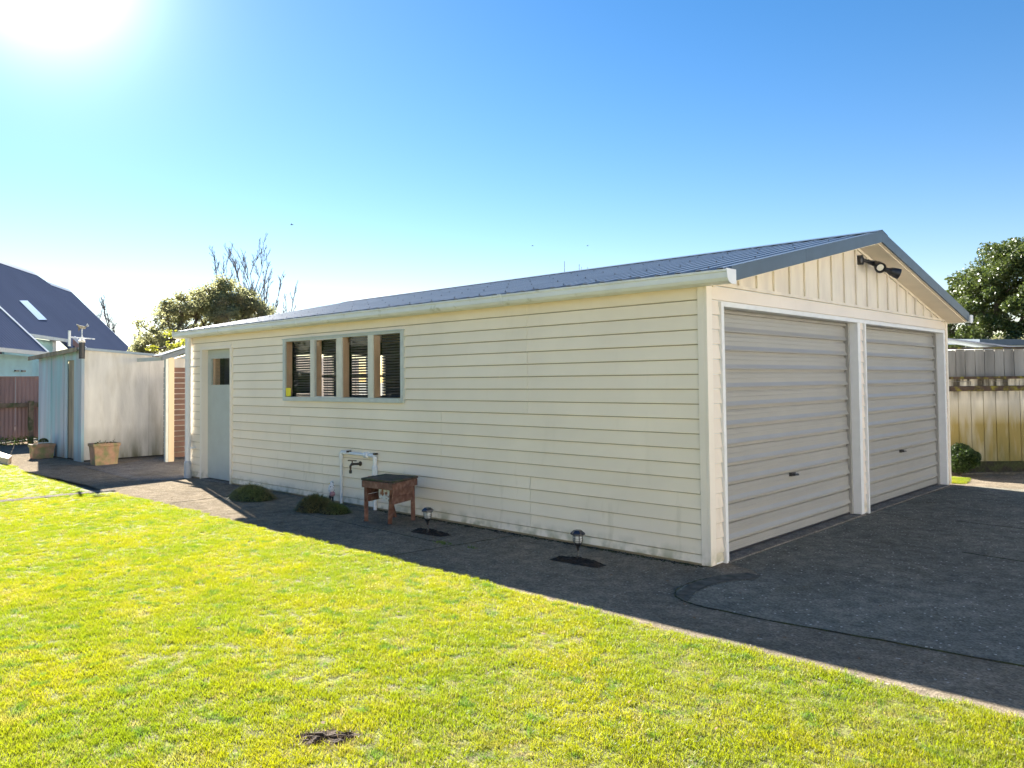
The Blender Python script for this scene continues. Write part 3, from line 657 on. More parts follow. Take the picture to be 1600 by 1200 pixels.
# ------------------------------------------------------------------ tufted plants
def blades(c, rx, ry, h, n, L, m_, name, lab, cat, w=.004, seed=1):
    r = np.random.default_rng(seed); m = MB()
    for i in range(n):
        a = r.uniform(0, 2*math.pi); q = math.sqrt(r.uniform(0, 1)); bx, by = c[0]+rx*.85*q*math.cos(a), c[1]+ry*.85*q*math.sin(a)
        hz = h*math.sqrt(max(0.02, 1-q*q))*r.uniform(.75, 1.15)
        d = Vector((math.cos(a)*q+r.normal(0,.35), math.sin(a)*q+r.normal(0,.35), 1.1-q*.6+r.normal(0,.15))).normalized()
        l = L*r.uniform(.6, 1.15); s = Vector((-d.y, d.x, 0)); s = s.normalized()*w*r.uniform(.7,1.3) if s.length > 1e-3 else Vector((w,0,0))
        p0 = Vector((bx, by, max(.0, hz-l*.45))); p1 = p0+d*l*.55; p2 = p1+(d+Vector((0,0,-.9))).normalized()*l*.45
        if p2.z < .003: p2.z = .003
        m.add([p0-s, p0+s, p1+s*.8, p1-s*.8, p2], [(0,1,2,3),(3,2,4)])
    base = MB(); base.lathe((c[0],c[1],0), [(1,0),(.9,.4),(.55,.75),(.2,.85)], 18)
    T = thing(name, (c[0],c[1],0), lab, cat, None)
    bv = [((x-c[0])*rx*.86+c[0], (y-c[1])*ry*.86+c[1], z*h*.8) for x, y, z in base.v]; base.v = bv
    build('foliage', m, m_, T); build('thatch', base, MOSS, T, smooth=True)
blades((-6.46,-.55), .40, .26, .16, 3800, .11, TUFT, 'tufted_plant', 'rounded grey-green grassy mound beside the side door', 'plant', seed=3)
blades((-4.98,-.52), .26, .24, .17, 2200, .08, TUFTG, 'tufted_plant', 'spreading dark green tufted plant at the foot of the white pipe', 'plant', seed=4)
blades((-4.70,-.46), .28, .19, .10, 1500, .06, TUFTG, 'tufted_plant', 'low mat of green ground cover between pipe and stand', 'plant', seed=5)
def weed(c, rx, n, lab):
    m = MB(); r = np.random.default_rng(int(abs(c[0])*100))
    for i in range(n):
        a = r.uniform(0, 6.28); q = r.uniform(0, 1)**.7*rx; b = Vector((c[0]+q*math.cos(a), c[1]+q*.4*math.sin(a), 0)); d = Vector((r.normal(), r.normal(), 1.2)).normalized()
        s = Vector((-d.y,d.x,0)).normalized()*.003; l = r.uniform(.015,.035); m.add([b-s,b+s,b+d*l],[(0,1,2)])
    build('weed', m, WEEDM, base=(c[0],c[1],0), label=lab, cat='weed')
WEEDM = leafmat('weed_leaf', (0.10,0.17,0.03), (0.14,0.18,0.04), (0.2,0.3,0.05), .3)
weed((-2.36,-.80), .13, 130, 'small bright green weed in the path near the stand lamp')
weed((-2.0,-.76), .07, 45, 'tiny sparse weed in the path right of the bigger weed')
# moss and litter at the wall foot
m = MB()
for i in range(900):
    x = random.uniform(-4.4, -.05); yy = -.02-abs(random.gauss(0, .028)); s = random.uniform(.004, .012)
    m.add([(x-s,yy-s*.7,.001),(x+s,yy-s*.6,.001),(x+s*.8,yy+s*.7,.001),(x-s*.7,yy+s,.001),(x,yy,.001+s*.7)], [(0,1,4),(1,2,4),(2,3,4),(3,0,4)])
build('moss_litter', m, MOSS, label='dark moss and litter along the foot of the side wall', kind='stuff')

# ------------------------------------------------------------------ shed with blue front and plywood side
SH = thing('shed', (-13.69,-.31,0), 'old flat-topped shed with faded blue boards and pale plywood side', 'shed')
sx0, sx1, sy0, sy1 = -16.5, -13.69, -.31, 3.2
def shz(x, y): return 2.25+(x-sx1)*.032-(y-sy0)*.073
GX0, GX1 = -14.62, -14.12
mb = MB()
mb.prism([(sx0+.05,sy0+.06,0),(sx0+.05,sy1,0),(sx1-.03,sy1,0),(sx1-.03,sy0+.06,0)], (0,0,0), (0,0,1.97)); core = build('shed_core', mb, DARK, SH)
bw = [(-16.5,-15.62),(-15.615,-14.79),(-14.785,-14.62)]
for a, b in bw:
    build('board', MB().prism([(a,sy0,0.02),(b,sy0,0.02),(b,sy0,shz(b,sy0)-.03),(a,sy0,shz(a,sy0)-.03)], (0,0,0), (0,.03,0)), BLUEP, SH, bevel=.004)
for a, w in ((-15.617,.02),(-14.787,.02)):
    build('batten', MB().box((a-w,sy0-.012,.02),(a+w,sy0-.001,shz(a,sy0)-.04)), BLUEP, SH)
build('board', MB().prism([(GX0,sy0+.002,2.03),(GX1,sy0+.002,2.03),(GX1,sy0+.002,shz(GX1,sy0)-.03),(GX0,sy0+.002,shz(GX0,sy0)-.03)], (0,0,0), (0,.03,0)), BLUEP, SH)
for a, b in ((GX0+.005,-14.40),(-14.395,-14.22)): build('door_board', MB().box((a,sy0+.035,.03),(b,sy0+.058,2.03)), GREYW, SH)
build('door_board', MB().box((-14.215,sy0+.02,.03),(GX1-.01,sy0+.055,1.90)), GREYW, SH)
build('corner_post', MB().box((GX1,sy0-.02,0),(sx1+.004,sy0+.035,shz(sx1,sy0)-.03)), BLUEP, SH, bevel=.004)
for a, b in ((sy0+.038,.98),(.984,2.15),(2.154,3.2)):
    build('plywood_panel', MB().prism([(sx1-.025,a,0.03),(sx1-.025,b,0.03),(sx1-.025,b,shz(sx1,b)-.03),(sx1-.025,a,shz(sx1,a)-.03)], (0,0,0), (.022,0,0)), PLY, SH)
m = MB(); o = [(sx0-.35,sy0-.10),(sx1+.05,sy0-.10),(sx1+.05,sy1),(sx0-.35,sy1)]
m.add([(x,y_,shz(x,y_)-.03) for x,y_ in o]+[(x,y_,shz(x,y_)+.01) for x,y_ in o], [(3,2,1,0),(4,5,6,7),(0,1,5,4),(1,2,6,5),(2,3,7,6),(3,0,4,7)])
build('shed_roof', m, mat('shed_roof_iron',(0.13,0.15,0.17),rough=.5,var=.2,vscale=4)[0], SH)
m = MB(); m.prism([(sx0-.36,sy0-.103,shz(sx0-.36,sy0-.1)-.075),(sx1-.02,sy0-.103,shz(sx1,sy0-.1)-.075),(sx1-.02,sy0-.103,shz(sx1,sy0-.1)+.012),(sx0-.36,sy0-.103,shz(sx0-.36,sy0-.1)+.012)], (0,0,0), (0,-.02,0)); build('roof_edge', m, GREYW, SH)
m = MB(); m.prism([(sx1+.053,sy0-.1,shz(sx1,sy0-.1)-.035),(sx1+.053,sy1,shz(sx1,sy1)-.035),(sx1+.053,sy1,shz(sx1,sy1)+.014),(sx1+.053,sy0-.1,shz(sx1,sy0-.1)+.014)], (0,0,0), (.012,0,0)); build('roof_flashing', m, mat('flashing',(0.30,0.38,0.44),rough=.4)[0], SH)
# weather station on the shed corner
WS = thing('weather_station', (-13.55,-.33,2.3), 'small weather vane and sensor mast on the shed corner', 'weather vane')
wx, wy = -13.58, -.36
build('sensor_housing', MB().lathe((wx,wy,2.04),[(.055,0),(.055,.32)],14), BLACK, WS)
build('housing_cap', MB().lathe((wx,wy,2.361),[(.060,0),(.060,.045),(.03,.05)],14), TRIM, WS)
build('mast', MB().tube([(wx,wy,2.40),(wx,wy,2.66)],.010,8).box((wx-.022,wy-.022,2.41),(wx+.022,wy+.022,2.47)), PVC, WS)
build('crossbar', MB().tube([(wx,wy-.23,2.46),(wx,wy+.24,2.435)],.011,8), PVC, WS)
build('upright', MB().tube([(wx,wy-.225,2.28),(wx,wy-.225,2.585)],.026,10), PVC, WS)
m = MB(); m.tube([(wx,wy-.09,2.70),(wx,wy-.03,2.665),(wx,wy+.05,2.655),(wx,wy+.10,2.70)],[.012,.030,.028,.008],8)
build('vane_body', m, GREYW, WS)
build('vane_wing', MB().prism([(wx-.008,wy-.10,2.72),(wx-.008,wy-.02,2.69),(wx-.008,wy+.02,2.70),(wx-.008,wy-.06,2.675),(wx-.008,wy-.09,2.69)],(0,0,0),(.016,0,0)), WHITE, WS)
build('vane_tail', MB().prism([(wx-.006,wy+.05,2.66),(wx-.006,wy+.13,2.68),(wx-.006,wy+.10,2.745)],(0,0,0),(.012,0,0)), PVCG, WS)
build('vane_fin', MB().prism([(wx-.006,wy-.07,2.65),(wx-.006,wy-.01,2.66),(wx-.006,wy-.06,2.575)],(0,0,0),(.012,0,0)), BRONZE, WS)

# terracotta planters
def planter(x, y0, y1, d, h, lab, plab, kind, seed):
    T = thing('planter', (x-d/2,(y0+y1)/2,0), lab, 'planter', 'terracotta planters by the shed')
    yc = (y0+y1)/2; w = (y1-y0)/2
    def ring(k, z): return [(x-d/2-d/2*k, yc-w*k, z),(x-d/2+d/2*k, yc-w*k, z),(x-d/2+d/2*k, yc+w*k, z),(x-d/2-d/2*k, yc+w*k, z)]
    m = MB(); R = [ring(.86,0),ring(.97,h-.06),ring(1.05,h-.055),ring(1.05,h),ring(.90,h),ring(.86,h-.05)]
    m.v = [p for r in R for p in r]
    for i in range(len(R)-1):
        for k in range(4): m.f.append((i*4+k,i*4+(k+1)%4,(i+1)*4+(k+1)%4,(i+1)*4+k))
    m.f += [(3,2,1,0), (20,21,22,23)]
    build('pot', m, TERRA, T, bevel=.008)
    m = MB(); m.add(ring(.85,h-.03), [(0,1,2,3)]); build('potting_soil', m, SOIL, T)
    r = np.random.default_rng(seed); m = MB()
    for i in range(900 if kind == 'ball' else 110):
        if kind == 'ball':
            v = Vector(r.normal(size=3)).normalized(); p = Vector((x-d/2, yc+.03, h+.035))+Vector((v.x*.09, v.y*.09, abs(v.z)*.075)); s = .012
        else:
            k = i % 9; p = Vector((x-d/2+r.normal(0,.02), yc+(k-4)*.040+r.normal(0,.012), h-.02+r.uniform(0,1)*(.03+.05*((k*7) % 3)/2))); s = .016
        u = Vector(r.normal(size=3)).normalized()*s; w2 = Vector(r.normal(size=3)).normalized()*s*.6
        m.add([p-u,p+w2,p+u,p-w2],[(0,1,2,3)])
    build('plant_leaves', m, LEAF_D, T)
planter(-12.70,-.42,.05,.30,.41,'tall terracotta planter with dark leafy seedlings against the plywood wall','', 'row', 11)
planter(-15.15,-.78,-.36,.30,.30,'mossy terracotta planter with one round green plant beside the blue boards','', 'ball', 12)
# sleeper end at the left edge
m = MB(); m.prism([(-16.6,-1.42,.0),(-14.15,-1.46,.0),(-14.9,-1.22,.0),(-16.6,-1.10,.0)],(0,0,0),(0,0,.13)); build('timber_sleeper', m, POSTC, base=(-15.4,-1.3,0), label='pale timber sleeper lying at the left edge of the lawn', cat='timber', bevel=.006)

# ------------------------------------------------------------------ lean-to between shed and garage
LT = thing('lean_to', (-12.3,.8,0), 'small lean-to roof on a cream post between shed and garage', 'lean-to')
build('post', MB().box((-12.36,.80,0),(-12.28,.91,2.04)), POSTC, LT, bevel=.003)
build('post_side', MB().box((-12.36,.745,0),(-12.285,.798,2.04)), WFRAME, LT)
def rl(name, y0, z0, y1, z1, th, x0, x1, mt):
    m = MB(); m.prism([(x0,y0,z0),(x0,y1,z1),(x0,y1,z1-th),(x0,y0,z0-th)],(x0,0,0),(x1,0,0)); return build(name, m, mt, LT)
rl('lean_to_roof', .62,2.085,2.4,2.68,.02,-12.62,-12.27, mat('lean_to_iron',(0.15,0.18,0.22),rough=.9,spec=.1)[0])
rl('fascia', .66,2.07,2.4,2.65,.085,-12.275,-12.25, FASCIA)
rl('lining', .92,2.03,2.4,2.52,.02,-12.34,-12.28, POSTC)
build('beam', MB().box((-13.6,.70,1.99),(-12.37,.76,2.06)), WFRAME, LT)
SC = thing('slat_screen', (-12.8,1.3,0), 'brown horizontal slat screen behind the lean-to post', 'screen')
for i in range(17):
    build('slat', MB().box((-12.66,.86,.05+i*.107),(-12.63,1.9,.05+i*.107+.092)), SLAT, SC)
build('screen_post', MB().box((-12.62,1.5,0),(-12.55,1.57,1.87)), BROWNWOOD, SC)
build('pot_on_roof', MB().lathe((-11.7,1.0,2.24),[(.075,0),(.10,.14),(.105,.14),(.105,.16),(.09,.16)],14), BLACK, base=(-11.7,1.0,2.24), label='black plant pot standing on the lean-to roof', cat='pot').name = 'plant_pot'
wl = thing('white_wall', (-17,4,0), 'pale rendered wall seen over the brown slat screen', 'wall')
build('render', MB().box((-14.2,3.4,0),(-14.0,6.5,2.15)), mat('pink_render',(0.7,0.62,0.58),rough=.8,var=.08)[0], wl)

# ------------------------------------------------------------------ brown fence, left
BF = thing('brown_fence', (-20.4,0,0), 'faded brown corrugated fence with timber rail at the left edge', 'fence')
yy = -3.6; k = 0
while yy < 2.4:
    m = MB(); pr = []; n = 8
    for i in range(n*6+1):
        t = i/(n*6); pr.append((yy+t*.76, .012*math.sin(t*n*2*math.pi)))
    nn = len(pr); vs = [(-20.40+o_, y_, .12) for y_, o_ in pr]+[(-20.40+o_, y_, 1.74) for y_, o_ in pr]
    m.add(vs, [(i, i+1, nn+i+1, nn+i) for i in range(nn-1)]); build('iron_sheet', m, BROWNIRON, BF); yy += .765
build('rail', MB().box((-20.37,-3.6,.95),(-20.30,2.4,1.07)), BROWNWOOD, BF, bevel=.006)
build('capping', MB().box((-20.43,-3.6,1.742),(-20.36,2.4,1.765)), BROWNIRON, BF)
for y_ in (-1.9, .48): build('fence_post', MB().box((-20.295,y_,0),(-20.18,y_+.12,1.12)), BROWNWOOD, BF, bevel=.008)
def leafball(c, rad, n, s, m_, seed=1, flat=1.0, clump=None, shell=.35):
    r = np.random.default_rng(seed); m = MB(); vs = []; fs = []
    P = r.normal(size=(n,3)); P /= np.linalg.norm(P, axis=1)[:,None]; q = (1-shell*r.random(n)**1.5)[:,None]
    P = P*q*(1+.16*np.sin(P[:,0]*5+seed)*np.cos(P[:,2]*4+P[:,1]*3))[:,None]*np.array(rad)+np.array(c)
    return leafcards(P, s, r)
def leafcards(P, s, r, up=0.3):
    n = len(P); a = r.normal(size=(n,3)); a[:,2] *= .7; a /= np.linalg.norm(a,axis=1)[:,None]
    b = r.normal(size=(n,3)); b -= (b*a).sum(1)[:,None]*a; b /= np.linalg.norm(b,axis=1)[:,None]
    L = s*r.uniform(.6,1.3,n)[:,None]; w = L*.5
    V = np.stack([P-a*L, P+b*w, P+a*L, P-b*w], axis=1).reshape(-1,3)
    return V, n
def leafobj(name, V, m_, parent=None, base=(0,0,0), **kw):
    n = len(V)//4; me = bpy.data.meshes.new(name); off = wloc(parent) if parent else Vector(base)
    me.vertices.add(len(V)); me.vertices.foreach_set('co', (V-np.array(off)).astype(np.float32).ravel())
    me.loops.add(n*4); me.loops.foreach_set('vertex_index', np.arange(n*4, dtype=np.int32))
    me.polygons.add(n); me.polygons.foreach_set('loop_start', np.arange(0,n*4,4,dtype=np.int32)); me.polygons.foreach_set('loop_total', np.full(n,4,dtype=np.int32))
    me.update(); me.materials.append(m_); o = bpy.data.objects.new(name, me); COL.objects.link(o)
    if parent: o.parent = parent
    else: o.location = off
    return setp(o, **kw)
V = np.concatenate([leafball((-20.0+random.uniform(-.1,.3),yv,.08),(.25,.35,.14),260,.03,None,seed=int(30+i))[0] for i, yv in enumerate((-.55,.05,.35,.9))])
leafobj('weed_clump', V, WEEDM, base=(-20,0,0), label='low weeds growing along the foot of the brown fence', kind='stuff')

# ------------------------------------------------------------------ neighbour's house, far left
NH = thing('neighbour_house', (-34,4,0), "neighbour's aqua house with large steep blue-grey roof", 'house')
def dirv(a): return np.array(a, float)
dh = dirv((-.82107,.57083,0)); dn = dirv((.57083,.82107,0)); NN = dirv((.40663,.58489,.70182))
ROOFN = mat('neighbour_roof', (0.085,0.105,0.165), rough=1, spec=0, var=.06, vscale=.6)
def ribs(k, scale):
    N, L = k['N'], k['L']; v = N.new('ShaderNodeVectorMath'); v.operation = 'DOT_PRODUCT'; v.inputs[1].default_value = tuple(dh); L.new(k['g'].outputs['Position'], v.inputs[0])
    m_ = N.new('ShaderNodeMath'); m_.operation = 'MULTIPLY'; m_.inputs[1].default_value = scale; L.new(v.outputs['Value'], m_.inputs[0])
    s = N.new('ShaderNodeMath'); s.operation = 'SINE'; L.new(m_.outputs[0], s.inputs[0])
    bp = N.new('ShaderNodeBump'); bp.inputs['Strength'].default_value = .5; bp.inputs['Distance'].default_value = .03; L.new(s.outputs[0], bp.inputs['Height']); L.new(bp.outputs[0], k['b'].inputs['Normal'])
ribs(ROOFN[1], 24); ROOFN = ROOFN[0]
def slab(poly, th, nrm):
    m = MB(); P = [Vector(p) for p in poly]; m.prism(P, (0,0,0), tuple(-Vector(nrm)*th)); return m
A = [dirv(p) for p in ((-40.9,6.2,7.06),(-41.34,6.96,6.68),(-43.66,8.66,6.62),(-41.87,11.18,3.47),(-40.92,12.01,2.23))]
sdir = dirv((.57083,.82107,-1.015)); sdir /= np.linalg.norm(sdir)
def onridge(p, l): return p-dh*l
ridgeL = A[0]-dh*14
eaveR = dirv((-33.13,5.14,3.44))+dh*.6
def dropto(p, z): t = (p[2]-z)/-sdir[2]; return p+sdir*(-(z-p[2])/(-sdir[2]))*1.0
def downto(p, z): return p+sdir*((z-p[2])/sdir[2])
eL = downto(ridgeL, 3.44); q1 = dirv((-33.13,5.14,3.44))
poly = [ridgeL, A[0], A[1], A[2], A[3], A[4], downto(q1, 2.23), q1, eL]
build('roof', slab(poly, .14, NN), ROOFN, NH)
# hidden back slope and body
back = dirv((-dn[0],-dn[1],0))
for (r0, r1, zt) in ((ridgeL, A[0], 7.1), (A[1], A[2], 6.6)):
    p0, p1 = dirv(r0), dirv(r1); b0 = p0+back*4+dirv((0,0,-4)); b1 = p1+back*4+dirv((0,0,-4))
    build('back_roof', slab([p0, p1, b1, b0], .1, (NN[0]*-1,NN[1]*-1,NN[2])), ROOFN, NH)
for (p, q) in ((ridgeL, A[0]), (A[1], A[2])):
    build('ridge_cap', MB().bar(tuple(p-NN*.005), tuple(q-NN*.005), .24, .03, up=Vector(NN)), WHITE if False else mat('ridge_tin',(0.35,0.38,0.42),rough=.4)[0], NH)
build('barge_board', MB().bar(tuple(A[0]-NN*.07), tuple(A[1]-NN*.07), .10, .16, up=Vector(NN)), GUTTER, NH)
build('barge_board', MB().bar(tuple(A[2]-NN*.07), tuple(A[4]-NN*.07), .10, .16, up=Vector(NN)), GUTTER, NH)
sk = [dirv(p)+NN*.02 for p in ((-33.74,3.69,5.0),(-34.67,4.22,5.11),(-34.13,4.82,4.29),(-33.14,4.23,4.2))]
build('skylight', slab(sk, .08, NN), mat('skylight_sheet',(0.95,0.92,0.82),rough=.32,metal=.85)[0], NH)
# lower roof in front
B = [dirv(p) for p in ((-28.5,3.28,2.72),(-27.39,2.67,2.58),(-24.99,1.09,2.51))]
b_r = dirv((-28.51,3.28,2.72)); b_u = b_r-sdir*4.6
ev = b_r; el = ev-dh*7
build('lower_roof', slab([b_u-dh*7, b_u, ev, el], .12, NN), ROOFN, NH)
build('barge_board', MB().bar(tuple(b_u-NN*.03), tuple(ev-NN*.03), .18, .10, up=Vector(NN)), GUTTER, NH)
build('gutter', MB().bar(tuple(ev+dirv((.03,.05,-.08))-dh*.0), tuple(el+dirv((.03,.05,-.08))), .12, .13), GUTTER, NH)
# aqua walls of horizontal boards
def clad(p0, p1, z0, z1, pitch, nm='wall'):
    p0, p1 = Vector(p0), Vector(p1); w_ = build(nm, MB().bar((p0.x,p0.y,(z0+z1)/2), (p1.x,p1.y,(z0+z1)/2), .06, z1-z0), AQUA, NH)
    d = (p1-p0).normalized(); nrm = Vector((-d.y, d.x, 0)); nrm = nrm if nrm.dot(CAM-p0) > 0 else -nrm
    z = z0
    while z < z1-.02:
        m = MB(); a = p0+nrm*.03; b = p1+nrm*.03; m.prism([(a.x,a.y,z),(a.x+nrm.x*.03,a.y+nrm.y*.03,z),(a.x+nrm.x*.005,a.y+nrm.y*.005,min(z1,z+pitch)),(a.x,a.y,min(z1,z+pitch))], a, b)
        build('board', m, AQUA, w_); z += pitch
    return w_
wv = ev-dn*.0+back*.45; wl0 = wv-dh*7; wv2 = wv-dh*.3
clad((wl0[0],wl0[1],0), (wv2[0],wv2[1],0), .2, 2.55, .20)
dm0 = dirv((-30.23,3.12,3.44))+back*.4-dh*1.2; dm1 = dirv((-33.1,5.14,3.44))+back*.4
clad((dm0[0],dm0[1],0), (dm1[0],dm1[1],0), 1.6, 3.36, .20)
build('gutter', MB().bar(tuple(dm0-back*.55+dirv((0,0,3.38-dm0[2]))), tuple(dm1-back*.55+dirv((0,0,3.38-dm1[2]))), .10, .12), GUTTER, NH)
cp = dm1-back*.02; build('corner_board', MB().box((cp[0]-.1,cp[1]-.1,1.2),(cp[0]+.1,cp[1]+.1,3.4)), WHITE, NH)
# wall vent and window on the lower wall
fw = Vector(wv)-Vector(dh)*1.0; nrm = Vector(dn)
for i, (l, z, w_, h) in enumerate(((1.0,2.02,.30,.05),(1.55,2.02,.30,.05))):
    c0 = Vector((wv-dh*l))+nrm*.08; m = MB(); m.bar((c0.x,c0.y,z),(c0.x-dh[0]*w_,c0.y-dh[1]*w_,z),.05,h); build('wall_vent', m, BLACK, NH)
c0 = Vector(wv-dh*.4)+nrm*.08; m = MB(); m.bar((c0.x,c0.y,1.72),(c0.x-dh[0]*1.2,c0.y-dh[1]*1.2,1.72),.05,.14); build('window', m, BLIND, NH)
# red-brown cheek with white barge beside the aqua gable
c0 = dirv((-33.6,5.5,0)); m = MB()
P3 = [c0+dirv((0,0,2.3)), c0+dirv((0,0,3.35)), c0+dh*-.0+dn*1.0+dirv((0,0,2.3))]
m.prism([Vector(p)+Vector(NN)*.25 for p in P3], (0,0,0), tuple(Vector(dh)*.1)); build('cheek_wall', m, BROWNIRON, NH)
build('barge_board', MB().bar(tuple(P3[1]+NN*.3), tuple(P3[2]+NN*.3), .10, .12), WHITE, NH)

# ------------------------------------------------------------------ fences at the right
e = Vector((math.cos(math.radians(43.75)), math.sin(math.radians(43.75)), 0)); nn_ = Vector((-e.y, e.x, 0)); FP = Vector((-.37,8.06,0))
def fbox(s0, s1, d0, d1, z0, z1, m=None):
    m = m or MB(); P = [FP+e*s0+nn_*d0, FP+e*s1+nn_*d0, FP+e*s1+nn_*d1, FP+e*s0+nn_*d1]
    return m.prism([(p.x,p.y,z0) for p in P], (0,0,z0), (0,0,z1))
FN = thing('paling_fence', tuple(FP), 'low mossy paling fence stained yellow, with plank rails', 'fence')
s = -.42; i = 0
while s < 4.2:
    w = random.choice((.188,.196,.20,.18)); zt = 1.44+random.uniform(-.006,.006)
    build('paling', fbox(s+.004, s+w-.006, .0, .018+random.uniform(0,.004), .08, zt), PALING, FN, bevel=.002); s += w
build('top_rail', fbox(-.42,4.2,-.05,.03,1.475,1.515), MOSSRAIL, FN, bevel=.005)
build('rail', fbox(-.42,4.2,-.055,-.003,1.285,1.365), MOSSRAIL, FN, bevel=.008)
s = -.42
while s < 4.2:
    build('upper_slip', fbox(s+.003,s+.18,-.004,.012,1.442,1.474), PALING, FN); s += .186
build('base_plank', fbox(-.42,4.2,-.04,-.004,.0,.18), MOSS, FN, bevel=.005)
BACK = 1
FU = thing('back_fence', tuple(FP+nn_*.5), 'taller grey weathered paling fence showing above the mossy fence', 'fence')
s = -.4
while s < 5.0:
    w = random.choice((.155,.165,.172)); build('paling', fbox(s+.004,s+w-.004,.50,.518,.1,1.955+random.uniform(-.008,.008)), FENCEG, FU, bevel=.002); s += w
build('gap_dark_sheet', fbox(-.4,5.0,.522,.55,.1,1.93), BROWNWOOD, FU)  # full-height sheet added behind the palings so their gaps look dark
build('top_rail', fbox(-.4,5.0,.47,.53,1.965,1.995), MOSSRAIL, FU, bevel=.004)
# edging, gravel, grass patch and bush
build('edging', fbox(-.42,4.2,-.24,-.17,-.02,.03), mat('old_edging',(0.10,0.09,0.07),rough=1,var=.4,vscale=20,bump=1)[0], kind='structure')
m = MB()
for i in range(2500):
    p = FP+e*random.uniform(-.4,3.5)+nn_*random.uniform(-.17,-.02); s_ = random.uniform(.008,.02); z = .0
    m.add([(p.x-s_,p.y,z),(p.x,p.y-s_,z),(p.x+s_,p.y,z),(p.x,p.y+s_,z),(p.x,p.y,z+s_)],[(0,1,4),(1,2,4),(2,3,4),(3,0,4)])
build('gravel', m, mat('grey_gravel',(0.17,0.15,0.12),rough=1,var=.5,vscale=30)[0], label='grey gravel strip at the foot of the mossy fence', kind='stuff')
BS = thing('round_bush', (-.13,7.72,0), 'small round dark green bush at the foot of the mossy fence', 'bush')
V1 = leafball((-.13,7.72,.27),(.27,.27,.21),5200,.022,None,seed=5,shell=.5)[0]; leafobj('foliage', V1, LEAF_D, BS)
m = MB()
for k in range(7): a = k*.9; m.tube([(-.13,7.72,0),(-.13+.1*math.cos(a),7.72+.1*math.sin(a),.3)],.008,5)
build('stem', m, BARK, BS)

# ------------------------------------------------------------------ buildings and trees beyond the right fence
SR = thing('neighbour_shed', (-1.6,15.2,0), 'pale ribbed sloping roof of a shed just beyond the right fence', 'shed')
ptsr = [(-3.4,13.1,2.62),(-.72,15.30,2.13),(-1.6,16.4,2.16),(-4.3,14.3,2.75)]
PALER = mat('pale_roof_sheet', (0.50,0.52,0.58), rough=.35, var=.06, vscale=3)[0]
a_, b_, c_, d_ = [Vector(p) for p in ptsr]
for i in range(8):
    t0, t1 = i/8+.004, (i+1)/8-.004
    m = MB(); m.prism([lerp(a_,d_,t0), lerp(b_,c_,t0), lerp(b_,c_,t1), lerp(a_,d_,t1)], (0,0,0), (0,0,.03)); build('roof_panel', m, PALER, SR)
m = MB(); m.prism([(-3.3,13.25,0),(-.85,15.32,0),(-1.65,16.3,0),(-4.2,14.3,0)], (0,0,0), (0,0,2.08)); build('wall', m, GREYDOOR, SR)
SB = thing('neighbour_garage', (-1,20.5,0), 'low blue-grey roof edge beyond the pale shed roof', 'shed')
m = MB(); m.prism([(-2.5,19.15,2.38),(.9,22.3,2.33),(.9,22.3,2.48),(-2.5,19.15,2.54)], (0,0,0), (-1.5,1.6,0.12)); build('roof', m, FASCIA, SB)
m = MB(); m.prism([(-2.45,19.25,0),(.8,22.3,0),(-.7,23.8,0),(-3.9,20.8,0)], (0,0,0), (0,0,2.36)); build('wall', m, GREYDOOR, SB)

def grow(root, trunk_top, targets, r0, seed=0, wob=.12, rtip=.012, power=2.3):
    """branches: every target joins the nearest node already grown"""
    r = np.random.default_rng(seed); nodes = [np.array(root,float)]; par = [-1]; root = np.array(root,float); tt = np.array(trunk_top,float)
    for k in range(1, 6): nodes.append(root+(tt-root)*k/5+r.normal(0,.03,3)*(k<5)); par.append(k-1)
    order = np.argsort(np.linalg.norm(np.array(targets)-tt, axis=1))
    tips = []
    for i in order:
        T = np.array(targets[i]); A_ = np.array(nodes[3:]); d = np.linalg.norm(A_-T, axis=1)
        # prefer nodes nearer the trunk so limbs sweep outward
        cost = d+0.35*np.linalg.norm(A_-tt, axis=1); j = int(np.argmin(cost))+3
        p = nodes[j].copy(); n = max(2, int(np.linalg.norm(T-p)/.45)); last = j; q0 = p.copy(); bow = r.normal(0, wob, 3)*np.linalg.norm(T-p)*.6; bow[2] = -abs(bow[2])*.6
        for k in range(1, n+1):
            t = k/n; q = q0+(T-q0)*t+bow*math.sin(math.pi*t)+r.normal(0,.02,3)*(k<n); nodes.append(q); par.append(last); last = len(nodes)-1
        tips.append(last)
    cnt = np.zeros(len(nodes)); 
    for t in tips: cnt[t] += 1
    for i in range(len(nodes)-1, 0, -1):
        cnt[par[i]] += cnt[i]
    rad = rtip*cnt**(1/power); rad = np.minimum(rad*1.0, r0)
    m = MB()
    for i in range(1, len(nodes)):
        a, b = Vector(nodes[par[i]]), Vector(nodes[i])
        if (b-a).length > 1e-4: m.tube([a, b], [min(rad[par[i]], rad[i]*1.35), rad[i]], 5 if rad[i] < .05 else 8, caps=False)
    return m, [nodes[t] for t in tips]
def tree(name, base, top, targets, r0, m_leaf, m_bark, lab, cat, nl, ls, clump, seed, flat=.6, extra=None):
    T = thing(name, base, lab, cat)
    m, tips = grow(base, top, targets, r0, seed); build('trunk', m, m_bark, T)
    r = np.random.default_rng(seed+1); P = []
    for t in tips:
        q = r.normal(size=(nl,3)); q /= np.linalg.norm(q,axis=1)[:,None]; q *= (r.random(nl)**.45)[:,None]*np.array([clump,clump,clump*flat])*r.uniform(.7,1.25)
        P.append(q+t)
    P = np.concatenate(P); V, n = leafcards(P, ls, r); leafobj('crown', V, m_leaf, T)
    return T
